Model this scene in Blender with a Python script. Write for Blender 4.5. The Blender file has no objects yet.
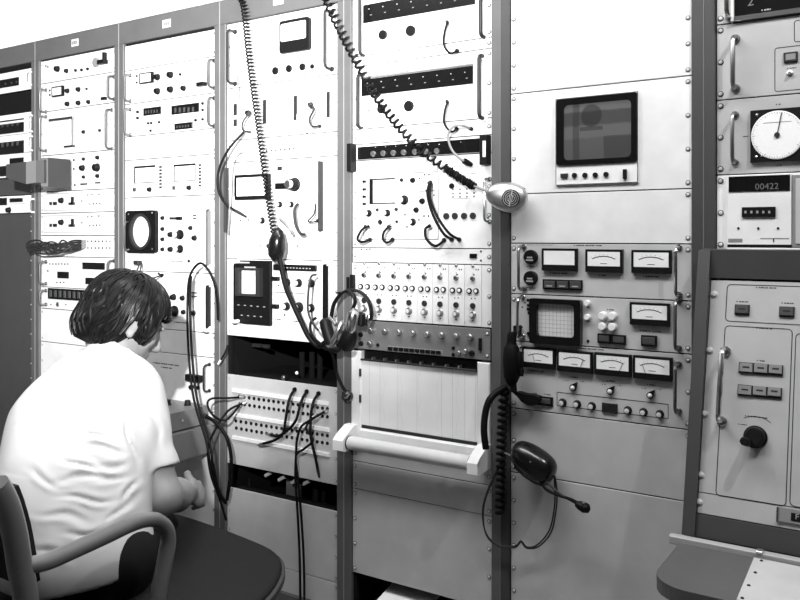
import bpy, bmesh, math, random
import numpy as np
from mathutils import Vector, Matrix
random.seed(7); RNG = np.random.RandomState(5)
scn = bpy.context.scene
COL = scn.collection

# ---------------------------------------------------------------- camera, world, lights, exposure
# The rack fronts are the plane Y = 0 (X runs along the row, Z is up); the viewer stands in front of the
# right-hand racks and looks obliquely along the row.
F = 815.0; CX = 400.0; CY = 237.0; H = 1.28
SS = 6.331; FC = 1500.0
COSP = F / FC; SINP = math.sqrt(1 - COSP * COSP); XS = 5698.0 / FC
CAM = Vector((SS - XS * SINP, -XS * COSP, H))
AX = Vector((-COSP, SINP, 0)); RT = Vector((SINP, COSP, 0)); UP = Vector((0, 0, 1))
cam_d = bpy.data.cameras.new('camera'); cam = bpy.data.objects.new('camera', cam_d); COL.objects.link(cam)
cam.location = CAM
cam.rotation_euler = (math.pi / 2, 0, math.atan2(-AX.x, AX.y))
cam_d.sensor_width = 36.0; cam_d.lens = 36.0 * F / 800.0; cam_d.shift_y = -(300 - CY) / 800.0
cam_d.clip_start = 0.02
scn.camera = cam

w = bpy.data.worlds.new('world'); scn.world = w; w.use_nodes = True
w.node_tree.nodes['Background'].inputs[0].default_value = (1, 1, 1, 1)
w.node_tree.nodes['Background'].inputs[1].default_value = 0.04

def lamp(name, kind, loc, target, energy, size=0.05, angle=90, blend=1.0, size_y=None):
    d = bpy.data.lights.new(name, kind); o = bpy.data.objects.new(name, d); COL.objects.link(o)
    o.location = loc; d.energy = energy
    if kind == 'SPOT':
        d.spot_size = math.radians(angle); d.spot_blend = blend; d.shadow_soft_size = size
    elif kind == 'AREA':
        d.shape = 'RECTANGLE'; d.size = size; d.size_y = size_y or size
    else:
        d.shadow_soft_size = size
    o.rotation_euler = (Vector(target) - Vector(loc)).to_track_quat('-Z', 'Y').to_euler()
    return o
# photographer's flash gun, held above and to the left of the camera, thrown at the upper part of the row
lamp('flash_light', 'SPOT', (2.86, -2.20, 1.70), (0.10, 0.0, 2.20), 1200, 0.03, 81, 1.0)
# ceiling lamp over the console on the right
lamp('console_lamp', 'SPOT', (3.42, -0.66, 2.58), (2.6, -0.15, 0.9), 54, 0.025, 130, 0.7)
# fluorescent fittings on the ceiling in front of the row
lamp('ceiling_fluorescent', 'AREA', (2.15, -0.90, 2.60), (2.15, -0.75, 0), 37, 1.8, size_y=0.3)
vs = scn.view_settings
vs.view_transform = 'Standard'; vs.look = 'None'; vs.gamma = 1.0; vs.exposure = 0.0
try: vs.use_curve_mapping = False
except Exception: pass

# ---------------------------------------------------------------- pixels to places
def pdir(x, y): return AX + RT * ((x - CX) / F) + UP * ((CY - y) / F)
def onY(x, y, Y=0.0):
    d = pdir(x, y); return CAM + d * ((Y - CAM.y) / d.y)
def onX(x, y, X):
    d = pdir(x, y); return CAM + d * ((X - CAM.x) / d.x)
def onZ(x, y, Z):
    d = pdir(x, y); return CAM + d * ((Z - CAM.z) / d.z)
def at(x, y, t): return CAM + pdir(x, y) * t
def mpp(x): return 5698.0 / (x + 859.0) / FC        # metres per (vertical) pixel on the rack plane

# ---------------------------------------------------------------- materials
MATS = {}
def mat(name, v, rough=0.5, metal=0.0, bump=0.0, bscale=300.0, var=0.06, vscale=14.0, spec=0.5, coat=0.0, emit=0.0):
    m = bpy.data.materials.new(name); m.use_nodes = True; nt = m.node_tree
    b = nt.nodes['Principled BSDF']
    b.inputs['Roughness'].default_value = rough; b.inputs['Metallic'].default_value = metal
    b.inputs['Specular IOR Level'].default_value = spec
    b.inputs['Coat Weight'].default_value = coat
    tc = nt.nodes.new('ShaderNodeTexCoord')
    n = nt.nodes.new('ShaderNodeTexNoise'); n.inputs['Scale'].default_value = vscale; n.inputs['Detail'].default_value = 4
    nt.links.new(tc.outputs['Object'], n.inputs['Vector'])
    r = nt.nodes.new('ShaderNodeValToRGB')
    lo, hi = v * (1 - var), min(1.0, v * (1 + var))
    r.color_ramp.elements[0].position = 0.3; r.color_ramp.elements[1].position = 0.7
    r.color_ramp.elements[0].color = (lo, lo, lo, 1); r.color_ramp.elements[1].color = (hi, hi, hi, 1)
    nt.links.new(n.outputs['Fac'], r.inputs['Fac']); nt.links.new(r.outputs['Color'], b.inputs['Base Color'])
    if bump > 0:
        n2 = nt.nodes.new('ShaderNodeTexNoise'); n2.inputs['Scale'].default_value = bscale; n2.inputs['Detail'].default_value = 3
        nt.links.new(tc.outputs['Object'], n2.inputs['Vector'])
        bp = nt.nodes.new('ShaderNodeBump'); bp.inputs['Strength'].default_value = bump; bp.inputs['Distance'].default_value = 0.002
        nt.links.new(n2.outputs['Fac'], bp.inputs['Height']); nt.links.new(bp.outputs['Normal'], b.inputs['Normal'])
    if emit > 0:
        b.inputs['Emission Color'].default_value = (1, 1, 1, 1); b.inputs['Emission Strength'].default_value = emit
    MATS[name] = m
    return m
mat('panel', 0.74, 0.42, bump=0.05)              # pale enamel of the blank panels and most instruments
mat('panel_b', 0.50, 0.40, bump=0.05)            # slightly greyer enamel
mat('panel_c', 0.42, 0.40, bump=0.05)            # grey enamel of the console bay
mat('panel_mid', 0.17, 0.38, bump=0.05)          # mid grey instrument
mat('post', 0.100, 0.5, bump=0.10, bscale=500)
mat('post_dark', 0.047, 0.5, bump=0.10, bscale=500)
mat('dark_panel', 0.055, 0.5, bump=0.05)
mat('interior', 0.008, 0.9, spec=0.1)
mat('black', 0.005, 0.5, spec=0.2); mat('black_gloss', 0.006, 0.2, spec=0.4); mat('rubber', 0.0045, 0.5, spec=0.12)
mat('dark_grey', 0.022, 0.5, spec=0.3); mat('mid_grey', 0.22, 0.5); mat('engrave', 0.03, 0.7, spec=0.2); mat('faint', 0.25, 0.7)
mat('white', 0.80, 0.45); mat('off_white', 0.62, 0.5); mat('paper', 0.82, 0.8, var=0.03); mat('cream', 0.55, 0.45)
mat('chrome', 0.62, 0.22, 1.0, var=0.02); mat('alum', 0.55, 0.38, 1.0, var=0.03); mat('steel', 0.30, 0.35, 1.0)
mat('glass_dark', 0.02, 0.10); mat('lens_grey', 0.06, 0.35); mat('digit', 0.35, 0.5); mat('dim_digit', 0.13, 0.5); mat('screw', 0.55, 0.28, spec=0.8, var=0.02); mat('bright_cap', 0.62, 0.25, spec=0.8, var=0.02)
mat('skin', 0.23, 0.5, bump=0.06, bscale=180, var=0.08, vscale=30); mat('shirt', 0.48, 0.85, bump=0.08, bscale=700, var=0.02)
mat('trousers', 0.012, 0.9, spec=0.1); mat('seat_black', 0.012, 0.7, bump=0.05, spec=0.15); mat('seat_rim', 0.045, 0.6, spec=0.3); mat('chair_metal', 0.12, 0.33, coat=0.2, bump=0.03)
mat('wall', 0.82, 0.8); mat('ceiling', 0.85, 0.8); mat('floor', 0.16, 0.5, bump=0.05); mat('joint_grey', 0.13, 0.5); mat('rail_grey', 0.36, 0.5); mat('desk_grey', 0.085, 0.45, bump=0.05)
mat('hood_grey', 0.024, 0.55); mat('box_grey', 0.17, 0.45, bump=0.08); mat('added_tile_glow', 0.9, 0.5, emit=1.3)

# hair: dark, glossy, streaked along the strands by its own relief
mat('hair', 0.005, 0.36, bump=0.2, bscale=140, var=0.5, vscale=60, spec=0.13)

def screen_material():
    m = bpy.data.materials.new('television_picture'); m.use_nodes = True; nt = m.node_tree; L = nt.links
    b = nt.nodes['Principled BSDF']; b.inputs['Roughness'].default_value = 0.15
    b.inputs['Base Color'].default_value = (0.02, 0.02, 0.02, 1)
    tc = nt.nodes.new('ShaderNodeTexCoord'); sp = nt.nodes.new('ShaderNodeSeparateXYZ'); L.new(tc.outputs['Generated'], sp.inputs[0])
    nz = nt.nodes.new('ShaderNodeTexNoise'); nz.inputs['Scale'].default_value = 5; L.new(tc.outputs['Generated'], nz.inputs['Vector'])
    def math_(op, a, bb, c=None):
        n = nt.nodes.new('ShaderNodeMath'); n.operation = op
        for i, v in enumerate((a, bb, c)):
            if v is None: continue
            if isinstance(v, (int, float)): n.inputs[i].default_value = v
            else: L.new(v, n.inputs[i])
        return n.outputs[0]
    zz = math_('ADD', sp.outputs['Z'], math_('MULTIPLY', math_('SUBTRACT', nz.outputs['Fac'], 0.5), 0.05))
    r = nt.nodes.new('ShaderNodeValToRGB'); L.new(zz, r.inputs[0])
    e = r.color_ramp.elements; e[0].position = 0.0; e[0].color = (.10,) * 3 + (1,); e[1].position = 1.0; e[1].color = (.15,) * 3 + (1,)
    for p, v in ((.36, .11), (.40, .15), (.58, .15), (.63, .075), (.84, .075), (.87, .17)):
        k = e.new(p); k.color = (v, v, v, 1)
    dx = math_('DIVIDE', math_('SUBTRACT', sp.outputs['X'], 0.42), 0.155); dz = math_('DIVIDE', math_('SUBTRACT', sp.outputs['Z'], 0.77), 0.20)
    d2 = math_('ADD', math_('MULTIPLY', dx, dx), math_('MULTIPLY', dz, dz))
    blob = math_('SUBTRACT', 1.0, math_('MULTIPLY', math_('SMOOTH_MIN', math_('MAXIMUM', math_('SUBTRACT', 1.15, d2), 0.0), 0.4, 0.1), 1.9))
    bar = math_('SUBTRACT', 1.0, math_('MULTIPLY', math_('COMPARE', sp.outputs['X'], 0.19, 0.05), 0.45))
    low = math_('SUBTRACT', 1.0, math_('MULTIPLY', math_('MULTIPLY', math_('GREATER_THAN', sp.outputs['X'], 0.60), math_('LESS_THAN', sp.outputs['Z'], 0.40)), 0.45))
    stem = math_('SUBTRACT', 1.0, math_('MULTIPLY', math_('MULTIPLY', math_('COMPARE', sp.outputs['X'], 0.42, 0.17), math_('COMPARE', sp.outputs['Z'], 0.545, 0.035)), 0.5))
    f = math_('MULTIPLY', math_('MULTIPLY', math_('MAXIMUM', blob, 0.4), bar), math_('MULTIPLY', low, stem))
    mx = nt.nodes.new('ShaderNodeMix'); mx.data_type = 'RGBA'; mx.blend_type = 'MULTIPLY'; mx.inputs[0].default_value = 1.0
    L.new(r.outputs['Color'], mx.inputs[6]); L.new(f, mx.inputs[7])
    L.new(mx.outputs[2], b.inputs['Emission Color']); b.inputs['Emission Strength'].default_value = 0.75
    MATS['tv'] = m
screen_material()

# ---------------------------------------------------------------- mesh helpers
class MB:
    def __init__(s): s.v = []; s.f = []
    def add(s, v, f):
        n = len(s.v); s.v += [tuple(p) for p in v]; s.f += [tuple(i + n for i in q) for q in f]; return s
    def box(s, x0, x1, y0, y1, z0, z1, ch=0.0):          # y0 is the front; ch chamfers the front edges
        if ch <= 0:
            v = [(x0,y0,z0),(x1,y0,z0),(x1,y0,z1),(x0,y0,z1),(x0,y1,z0),(x1,y1,z0),(x1,y1,z1),(x0,y1,z1)]
            f = [(0,1,2,3),(5,4,7,6),(4,0,3,7),(1,5,6,2),(3,2,6,7),(4,5,1,0)]
        else:
            c = min(ch, (x1-x0)*.4, (z1-z0)*.4, abs(y1-y0)*.8)
            v = [(x0+c,y0,z0+c),(x1-c,y0,z0+c),(x1-c,y0,z1-c),(x0+c,y0,z1-c),
                 (x0,y0+c,z0),(x1,y0+c,z0),(x1,y0+c,z1),(x0,y0+c,z1),(x0,y1,z0),(x1,y1,z0),(x1,y1,z1),(x0,y1,z1)]
            f = [(0,1,2,3),(0,4,5,1),(1,5,6,2),(2,6,7,3),(3,7,4,0),(4,8,9,5),(5,9,10,6),(6,10,11,7),(7,11,8,4),(9,8,11,10)]
        return s.add(v, f)
    def lathe(s, prof, n=16, c=(0,0,0), sx=1.0, sz=1.0):  # profile (radius, y); axis along y
        v = []; f = []
        for r, y in prof:
            for i in range(n):
                a = 2*math.pi*i/n; v.append((c[0]+r*sx*math.cos(a), c[1]+y, c[2]+r*sz*math.sin(a)))
        for j in range(len(prof)-1):
            for i in range(n):
                k = (i+1) % n; f.append((j*n+i, j*n+k, (j+1)*n+k, (j+1)*n+i))
        f.append(tuple(range(n))[::-1]); f.append(tuple((len(prof)-1)*n+i for i in range(n)))
        return s.add(v, f)
    def tube(s, pts, r, n=8, flat=None, closed=False):    # r number or list; flat=(k, axis vector) squashes the section
        P = [Vector(p) for p in pts]; m = len(P); v = []; f = []
        T = [((P[min(i+1,m-1)] - P[max(i-1,0)]).normalized() if (P[min(i+1,m-1)] - P[max(i-1,0)]).length > 1e-9 else Vector((0,0,1))) for i in range(m)]
        ref = Vector((0,0,1)) if abs(T[0].z) < .9 else Vector((1,0,0))
        u = T[0].cross(ref).normalized()
        for i in range(m):
            u = (u - T[i]*u.dot(T[i]))
            u = u.normalized() if u.length > 1e-6 else T[i].orthogonal().normalized()
            w_ = T[i].cross(u); rr = r[i] if isinstance(r, (list, tuple)) else r
            for k in range(n):
                a = 2*math.pi*k/n; o = u*(math.cos(a)*rr) + w_*(math.sin(a)*rr)
                if flat: ax = Vector(flat[1]).normalized(); o = o + ax*(o.dot(ax)*(flat[0]-1))
                v.append(tuple(P[i]+o))
        for i in range(m-1):
            for k in range(n):
                j = (k+1) % n; f.append((i*n+k, i*n+j, (i+1)*n+j, (i+1)*n+k))
        f.append(tuple(range(n))[::-1]); f.append(tuple((m-1)*n+i for i in range(n)))
        return s.add(v, f)
    def prism(s, poly, y0, y1):                          # polygon in (x, z), front y0, back y1
        n = len(poly); v = [(x,y0,z) for x,z in poly] + [(x,y1,z) for x,z in poly]
        f = [tuple(range(n)), tuple(range(2*n-1, n-1, -1))] + [(i, n+i, n+(i+1)%n, (i+1)%n) for i in range(n)]
        return s.add(v, f)
    def ring(s, outer, inner, y0, y1):                   # frame between two polygons of equal count
        n = len(outer)
        v = [(x,y0,z) for x,z in outer]+[(x,y0,z) for x,z in inner]+[(x,y1,z) for x,z in outer]+[(x,y1,z) for x,z in inner]
        f = []
        for i in range(n):
            j = (i+1) % n
            f += [(i,j,n+j,n+i), (2*n+i,3*n+i,3*n+j,2*n+j), (i,2*n+i,2*n+j,j), (n+i,n+j,3*n+j,3*n+i)]
        return s.add(v, f)
    def mesh(s, name, smooth=None):
        me = bpy.data.meshes.new(name); me.from_pydata(s.v, [], s.f)
        bm = bmesh.new(); bm.from_mesh(me); bmesh.ops.recalc_face_normals(bm, faces=bm.faces); bm.to_mesh(me); bm.free()
        if smooth is not None:
            me.polygons.foreach_set('use_smooth', [True]*len(me.polygons))
            if smooth > 0: me.set_sharp_from_angle(angle=math.radians(smooth))
        return me
def link(name, me, m=None, parent=None, loc=None, scale=None, rot=None):
    o = bpy.data.objects.new(name, me); COL.objects.link(o)
    if m and not me.materials: me.materials.append(MATS[m])
    if parent: o.parent = parent
    if loc is not None: o.location = loc
    if scale is not None: o.scale = scale
    if rot is not None: o.rotation_euler = rot
    return o
def build(name, mb, m, parent=None, smooth=None, loc=None, rot=None):
    return link(name, mb.mesh(name, smooth), m, parent, loc, None, rot)
def tag(o, label, cat, group=None, kind=None):
    o['label'] = label; o['category'] = cat
    if group: o['group'] = group
    if kind: o['kind'] = kind
    return o
def struct(o, label=None):
    o['kind'] = 'structure'
    if label: o['label'] = label
    return o
def thing(name, label, cat, loc=(0,0,0), group=None, rot=None):
    o = bpy.data.objects.new(name, None); COL.objects.link(o); o.location = loc; o.empty_display_size = .05
    if rot is not None: o.rotation_euler = rot
    return tag(o, label, cat, group)
def rrect(x0, x1, z0, z1, r, n=5):
    P = []
    for cx, cz, a0 in ((x1-r, z1-r, 0), (x0+r, z1-r, 90), (x0+r, z0+r, 180), (x1-r, z0+r, 270)):
        for i in range(n): a = math.radians(a0 + 90*i/(n-1)); P.append((cx+r*math.cos(a), cz+r*math.sin(a)))
    return P
def spline(pts, n=8):
    P = [Vector(p) for p in pts]; out = []
    for i in range(len(P)-1):
        p0 = P[max(i-1,0)]; p1 = P[i]; p2 = P[i+1]; p3 = P[min(i+2,len(P)-1)]
        for k in range(n):
            t = k/n; out.append(.5*((2*p1)+(p2-p0)*t+(2*p0-5*p1+4*p2-p3)*t*t+(3*p1-p0-3*p2+p3)*t**3))
    out.append(P[-1]); return out
def text_mesh(s, size):
    c = bpy.data.curves.new('lettering', 'FONT'); c.body = s; c.size = size; c.extrude = 0.0003; c.align_x = 'CENTER'; c.align_y = 'CENTER'
    c.resolution_u = 3
    o = bpy.data.objects.new('lettering', c); COL.objects.link(o)
    bpy.context.view_layer.update()
    me = bpy.data.meshes.new_from_object(o.evaluated_get(bpy.context.evaluated_depsgraph_get()))
    COL.objects.unlink(o); bpy.data.objects.remove(o)
    me.transform(Matrix.Rotation(math.pi/2, 4, 'X'))
    return me
SHARED = {}
def shared(key, fn, m):
    k = (key, m)
    if k not in SHARED:
        me = fn(); me.materials.append(MATS[m]); SHARED[k] = me
    return SHARED[k]
PROF = {
 'round':  [(1,0),(1,-.18),(.86,-.30),(.78,-1.0),(.68,-1.12),(.0,-1.12)],
 'flat':   [(1,0),(1,-.5),(.9,-.6),(0,-.6)],
 'tall':   [(1,0),(.95,-1.5),(.8,-1.65),(0,-1.65)],
 'skirt':  [(1,0),(1,-.25),(.62,-.4),(.58,-1.4),(.45,-1.5),(0,-1.5)],
 'dome':   [(1,0),(.98,-.25),(.75,-.6),(.4,-.8),(0,-.85)],
 'screw':  [(1.25,0),(1.25,-.15),(.9,-.2),(.85,-.5),(.55,-.75),(0,-.8)],
 'jack':   [(1,0),(1,-.25),(.65,-.25),(.6,.15),(0,.15)],
 'stud':   [(1,0),(1,-2.2),(.7,-2.6),(0,-2.6)],
 'cap':    [(.60,0),(.60,-.10),(.45,-.16),(0,-.16)],
}
def lathe_mesh(kind, n=14):
    return MB().lathe(PROF[kind], n).mesh(kind, 35)
# ---------------------------------------------------------------- the room
def plain(name, x0, x1, y0, y1, z0, z1, m):
    return struct(build(name, MB().box(x0, x1, y0, y1, z0, z1), m))
g_ceil = 2.62
plain('floor', -3.5, 6.0, -5.0, 3.0, -0.05, 0.0, 'floor')
plain('wall_back', -3.5, 6.0, 3.0, 3.1, -0.05, g_ceil+.05, 'wall')
plain('wall_left', -3.6, -3.5, -5.0, 3.1, -0.05, g_ceil+.05, 'wall')
ceil = plain('ceiling', -3.6, 6.0, -5.0, 3.1, g_ceil+.02, g_ceil+.07, 'ceiling')
TS = 0.61
tile_me = MB().box(.006, TS-.006, .006, TS-.006, -.012, 0.019).mesh('ceiling_tile')
tile_me.materials.append(MATS['ceiling'])
lum_me = MB().box(.006, TS-.006, .006, TS-.006, -.012, 0.019).mesh('glowing_tile')
lum_me.materials.append(MATS['added_tile_glow'])  # glow added to rows of tiles, to whiten the ceiling over the racks
for i in range(10):
    for j in range(7):
        x_, y_ = -3.4+TS*i, -1.35+TS*j
        lit_ = (j in (3, 4)) and i < 7
        link('glowing_tile' if lit_ else 'ceiling_tile', lum_me if lit_ else tile_me, None, ceil, (x_, y_, g_ceil))

PITCH = 0.543; OPEN = 0.486
LPX = {0: -29.0, 1: 41.0, 2: 126.0, 3: 226.0, 4: 351.0, 5: 511.0, 6: 717.0}
def rack_x(k): return (k-1)*PITCH
ZTOP = H + 0.744; ZROOF = ZTOP + 0.085; ZBASE = 0.10

# ---------------------------------------------------------------- rack frames
RACK_LABEL = {
 0: 'grey steel rack bay at the end of the row with a tall dark lower panel',
 1: 'grey steel rack bay holding the small paper recorder and the tangled cable bundle',
 2: 'grey steel rack bay behind the seated man',
 3: 'grey steel rack bay with open gaps above and below the patch panel',
 4: 'grey steel rack bay holding the wide chart recorder',
 5: 'dark grey steel rack bay holding the television monitor',
 6: 'dark grey rack bay above the sloping console, holding the round dial'}
def post_mesh():
    b = MB(); b.box(0, .0278, -.008, .05, ZBASE, ZTOP, .002); b.box(.004, .0278, .05, .62, ZBASE, ZTOP)
    return b.mesh('post')
def rack(k):
    x = rack_x(k); m = 'post' if k < 5 else 'post_dark'
    t = thing('equipment_rack', RACK_LABEL[k], 'rack', (x-.0285, 0, 0), 'equipment racks in the row')
    pm = shared('post', post_mesh, m)
    link('post', pm, None, t)
    o = link('post', pm, None, t, (OPEN+.057, 0, 0)); o.scale = (-1, 1, 1)
    W = OPEN+.057
    build('header', MB().box(.0004, W-.0004, -.008, .62, ZTOP, ZROOF, .002), m, t)
    build('base', MB().box(.0004, W-.0004, -.004, .62, 0.0, ZBASE, .002), m, t)
    build('back_panel', MB().box(.03, W-.03, .60, .615, ZBASE, ZTOP), 'interior', t)
    for s in (0, 1):
        xx = .0279 if s == 0 else W-.0279-.012
        build('mounting_rail', MB().box(xx, xx+.012, .006, .02, ZBASE, ZTOP), 'interior', t)
    for x_ in (.0281, W-.0281-.003): build('added_dark_liner', MB().box(x_, x_+.003, .021, .60, ZBASE, ZTOP), 'interior', t)  # black sheets added inside to keep the open gaps dark
    if k > 0: build('joint_strip', MB().box(-.0012, .0022, -.0098, -.0078, ZBASE, ZROOF-.002, .0005), 'mid_grey' if k < 5 else 'joint_grey', t)
    if k in (1, 2, 3):
        pl = MB().box(W/2-.022, W/2+.022, -.0095, -.006, ZTOP+.028, ZTOP+.058, .001)
        n = build('nameplate', pl, 'off_white', t)
        b = MB()
        for i in range(3): b.box(W/2-.016+.011*i, W/2-.007+.011*i, -.0100, -.0094, ZTOP+.036, ZTOP+.050)
        build('lettering', b, 'mid_grey', n)
    return t
for k in range(0, 7):
    rack(k)

# ---------------------------------------------------------------- rack units
def screw_mesh():
    me = lathe_mesh('screw', 12); me.materials.append(MATS['screw']); me.materials.append(MATS['dark_grey'])
    for p in me.polygons:
        if max(math.hypot(me.vertices[i].co.x, me.vertices[i].co.z) for i in p.vertices) > .95: p.material_index = 1
    return me
SCREW = screw_mesh()
class Unit:
    """A rack-mounted panel: an Empty at its lower left corner, local x right, y into the rack, z up."""
    def __init__(s, name, label, cat, k, yt, yb, m='panel', screws='corner', group=None, front=0.0, plane=None, x0=None, x1=None, plate=True, deep=.28, face=.0, scr='chrome', scr_r=1.9):
        if plane is None:
            zt = ZTOP-.001 if yt is None else onY(yt[0], yt[1]).z if isinstance(yt, tuple) else onY(LPX[k], yt).z
            zb = ZBASE+.001 if yb is None else onY(yb[0], yb[1]).z if isinstance(yb, tuple) else onY(LPX[k], yb).z
            s.X0 = rack_x(k)+.001 if x0 is None else x0; s.X1 = rack_x(k)+OPEN-.001 if x1 is None else x1
            s.M = Matrix.Translation((s.X0, -front, zb)); s.h = zt - zb; rot = None
        else:
            s.M, s.h, wid = plane; s.X0 = 0; s.X1 = wid; rot = s.M.to_euler()
        s.w = s.X1 - s.X0; s.Mi = s.M.inverted(); s.k = k
        s.t = thing(name, label, cat, s.M.translation, group, rot)
        g = .0009
        if plate:
            b = MB().box(0, s.w, 0, .005, g, s.h-g, .0008)
            s.plate = build('faceplate', b, m, s.t)
            if deep > 0: build('chassis', MB().box(.03, s.w-.03, .0052, deep, g+.002, s.h-g-.002), 'interior', s.t)
        if screws:
            ns = max(1, int(round(s.h/.062))); zs = [s.h*.5] if s.h < .055 else [.014+(s.h-.028)*i/max(1, ns-1) for i in range(max(2, ns))]
            me = SCREW
            for z in zs:
                for x in (.0085, s.w-.0085):
                    link('screw', me, None, s.t, (x, 0, z), (.0036*scr_r/1.9*(1.55 if k >= 6 else 1.35 if k >= 4 else 1),)*3)
    def loc(s, x, y, yl=0.0):
        d = s.Mi.to_3x3() @ pdir(x, y); c = s.Mi @ CAM
        t = (yl - c.y)/d.y; p = c + d*t
        return p.x, p.z
    def R(s, x0, y0, y1, x1, yl=0.0):                     # left px, top and bottom px at the left, right px
        a, zt = s.loc(x0, y0, yl); _, zb = s.loc(x0, y1, yl); b, _ = s.loc(x1, y0, yl)
        return a, b, zb, zt
    def mpp(s, x, y):
        a = s.loc(x, y); b = s.loc(x, y+1); return abs(a[1]-b[1])
    def box(s, name, x0, y0, y1, x1, d, m, parent=None, ch=.0008, back=0.0, base=0.0):
        a, b, z0, z1 = s.R(x0, y0, y1, x1)
        return build(name, MB().box(a, b, -base-d, -base+back, z0, z1, ch), m, parent or s.t)
    def round(s, name, x, y, r, m, kind='round', n=14, parent=None, cap=None, depth=1.0):
        lx, lz = s.loc(x, y); rr = r*s.mpp(x, y)
        o = link(name, shared((kind, n), lambda: lathe_mesh(kind, n), m), None, parent or s.t, (lx, 0, lz), (rr, rr*depth, rr))
        if cap:
            top = -PROF[kind][-1][1]
            link('cap', shared(('cap', n), lambda: lathe_mesh('cap', n), cap), None, o, (0, PROF[kind][-1][1]+.001, 0))
        return o
    def knobs(s, L, m='black', kind='round', cap=None, name='knob'):
        for q in L: s.round(name, q[0], q[1], q[2], m, kind, cap=cap)
    def dots(s, L, r=1.0, m='black', name='indicator', kind='dome'):
        for x, y in L: s.round(name, x, y, r, m, kind, n=8)
    def row(s, x0, y0, x1, y1, n):
        return [(x0+(x1-x0)*i/(n-1), y0+(y1-y0)*i/(n-1)) for i in range(n)]
    def handle(s, x, y0, y1, m='chrome', d=.032, r=.0042, feet=True, flat=None, fm=None):
        a, z1 = s.loc(x, y0, -d); _, z0 = s.loc(x, y1, -d)
        c = min(.012, (z1-z0)*.3)
        P = [(a,0,z0),(a,-d+c,z0),(a,-d+c*.3,z0+c*.3),(a,-d,z0+c),(a,-d,(z0+z1)/2),(a,-d,z1-c),(a,-d+c*.3,z1-c*.3),(a,-d+c,z1),(a,0,z1)]
        b = MB(); b.tube(P, r, 8, flat)
        o = build('handle', b, m, s.t, 40)
        if feet:
            for z in (z0, z1): link('ferrule', shared(('flat', 10), lambda: lathe_mesh('flat', 10), fm or m), None, o, (a, 0, z), (r*1.9,)*3)
        return o
    def meter(s, x0, y0, y1, x1, bez='black', d=.012, low=.27, rim=.10, arc=True, needle=None, face='paper'):
        a, b, z0, z1 = s.R(x0, y0, y1, x1); w_ = b-a; h_ = z1-z0
        t = rim*h_; m_ = MB(); lo = z0+h_*low
        m_.box(a, b, -d, 0, z0, lo, .001); m_.box(a, b, -d, 0, z1-t, z1, .001)
        m_.box(a, a+t, -d, 0, lo, z1-t); m_.box(b-t, b, -d, 0, lo, z1-t)
        o = build('meter', m_, bez, s.t)
        build('dial_face', MB().box(a+t, b-t, -d*.92, 0, lo, z1-t), face, o)
        if arc:
            cx = (a+b)/2; cz = lo-h_*.75; R_ = h_*1.18; q = MB(); n = 12; v = []; f = []
            hw = math.asin(min(.9, w_*.31/R_))
            for i in range(n+1):
                an = -hw+2*hw*i/n
                for rr in (R_-.0011, R_+.0011): v.append((cx+rr*math.sin(an), -d*.92-.0003, cz+rr*math.cos(an)))
            q.add(v, [(2*i, 2*i+1, 2*i+3, 2*i+2) for i in range(n)])
            for i in range(7):
                an = -hw+2*hw*i/6; sx, cz_ = math.sin(an), math.cos(an); r0, r1 = R_+.003, R_+.0055
                if cz+r1*cz_ < z1-t-.001:
                    q.add([(cx+r0*sx-.0004,-d*.92-.0003,cz+r0*cz_),(cx+r0*sx+.0004,-d*.92-.0003,cz+r0*cz_),(cx+r1*sx+.0004,-d*.92-.0003,cz+r1*cz_),(cx+r1*sx-.0004,-d*.92-.0003,cz+r1*cz_)], [(0,1,2,3)])
            q.box(cx-w_*.09, cx+w_*.09, -d*.92-.0004, -d*.92, lo+h_*.10, lo+h_*.125)
            build('scale', q, 'engrave', o)
            if needle is not None:
                an = -hw+2*hw*needle
                p0 = Vector((cx+(lo-cz)*math.tan(an), -d*.92-.0012, lo)); p1 = Vector((cx+R_*math.sin(an), -d*.92-.0012, cz+R_*math.cos(an)))
                build('needle', MB().tube([p0, p1], .0006, 4), 'engrave', o)
        return o
    def letters(s, x, y, n, size=1.1, m='engrave'):       # a line of fine print, too small to read
        lx, lz = s.loc(x, y); u = s.mpp(x, y); b = MB(); xx = lx
        for i in range(n):
            wd = (.8+.5*((i*7) % 3))*u*1.3; b.box(xx, xx+wd, -.0004, .0002, lz-size*u*.5, lz+size*u*.5); xx += wd+u*(.5 if (i*5) % 4 else 1.4)
        return build('lettering', b, m, s.t)
    def outline(s, x0, y0, y1, x1, wpx=.7, m='engrave', r=0.006):
        a, b, z0, z1 = s.R(x0, y0, y1, x1); wd = wpx*s.mpp(x0, y0)
        q = MB().ring(rrect(a, b, z0, z1, r), rrect(a+wd, b-wd, z0+wd, z1-wd, max(.0005, r-wd)), -.0005, .0002)
        return build('engraved_border', q, m, s.t)
    def line(s, x0, y0, x1, wpx=.7, m='engrave'):
        a, z = s.loc(x0, y0); b, _ = s.loc(x1, y0); wd = wpx*s.mpp(x0, y0)
        return build('engraved_line', MB().box(a, b, -.0005, .0002, z-wd/2, z+wd/2), m, s.t)
    def toggle(s, x, y, r=1.6, m='chrome', ang=0.5):
        lx, lz = s.loc(x, y); rr = r*s.mpp(x, y)
        o = link('toggle_switch', shared(('flat', 8), lambda: lathe_mesh('flat', 8), m), None, s.t, (lx, 0, lz), (rr,)*3)
        build('lever', MB().tube([(0,0,0),(0,-2.4,2.4*ang)], [.35,.55], 6), m, o)
        return o
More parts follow.
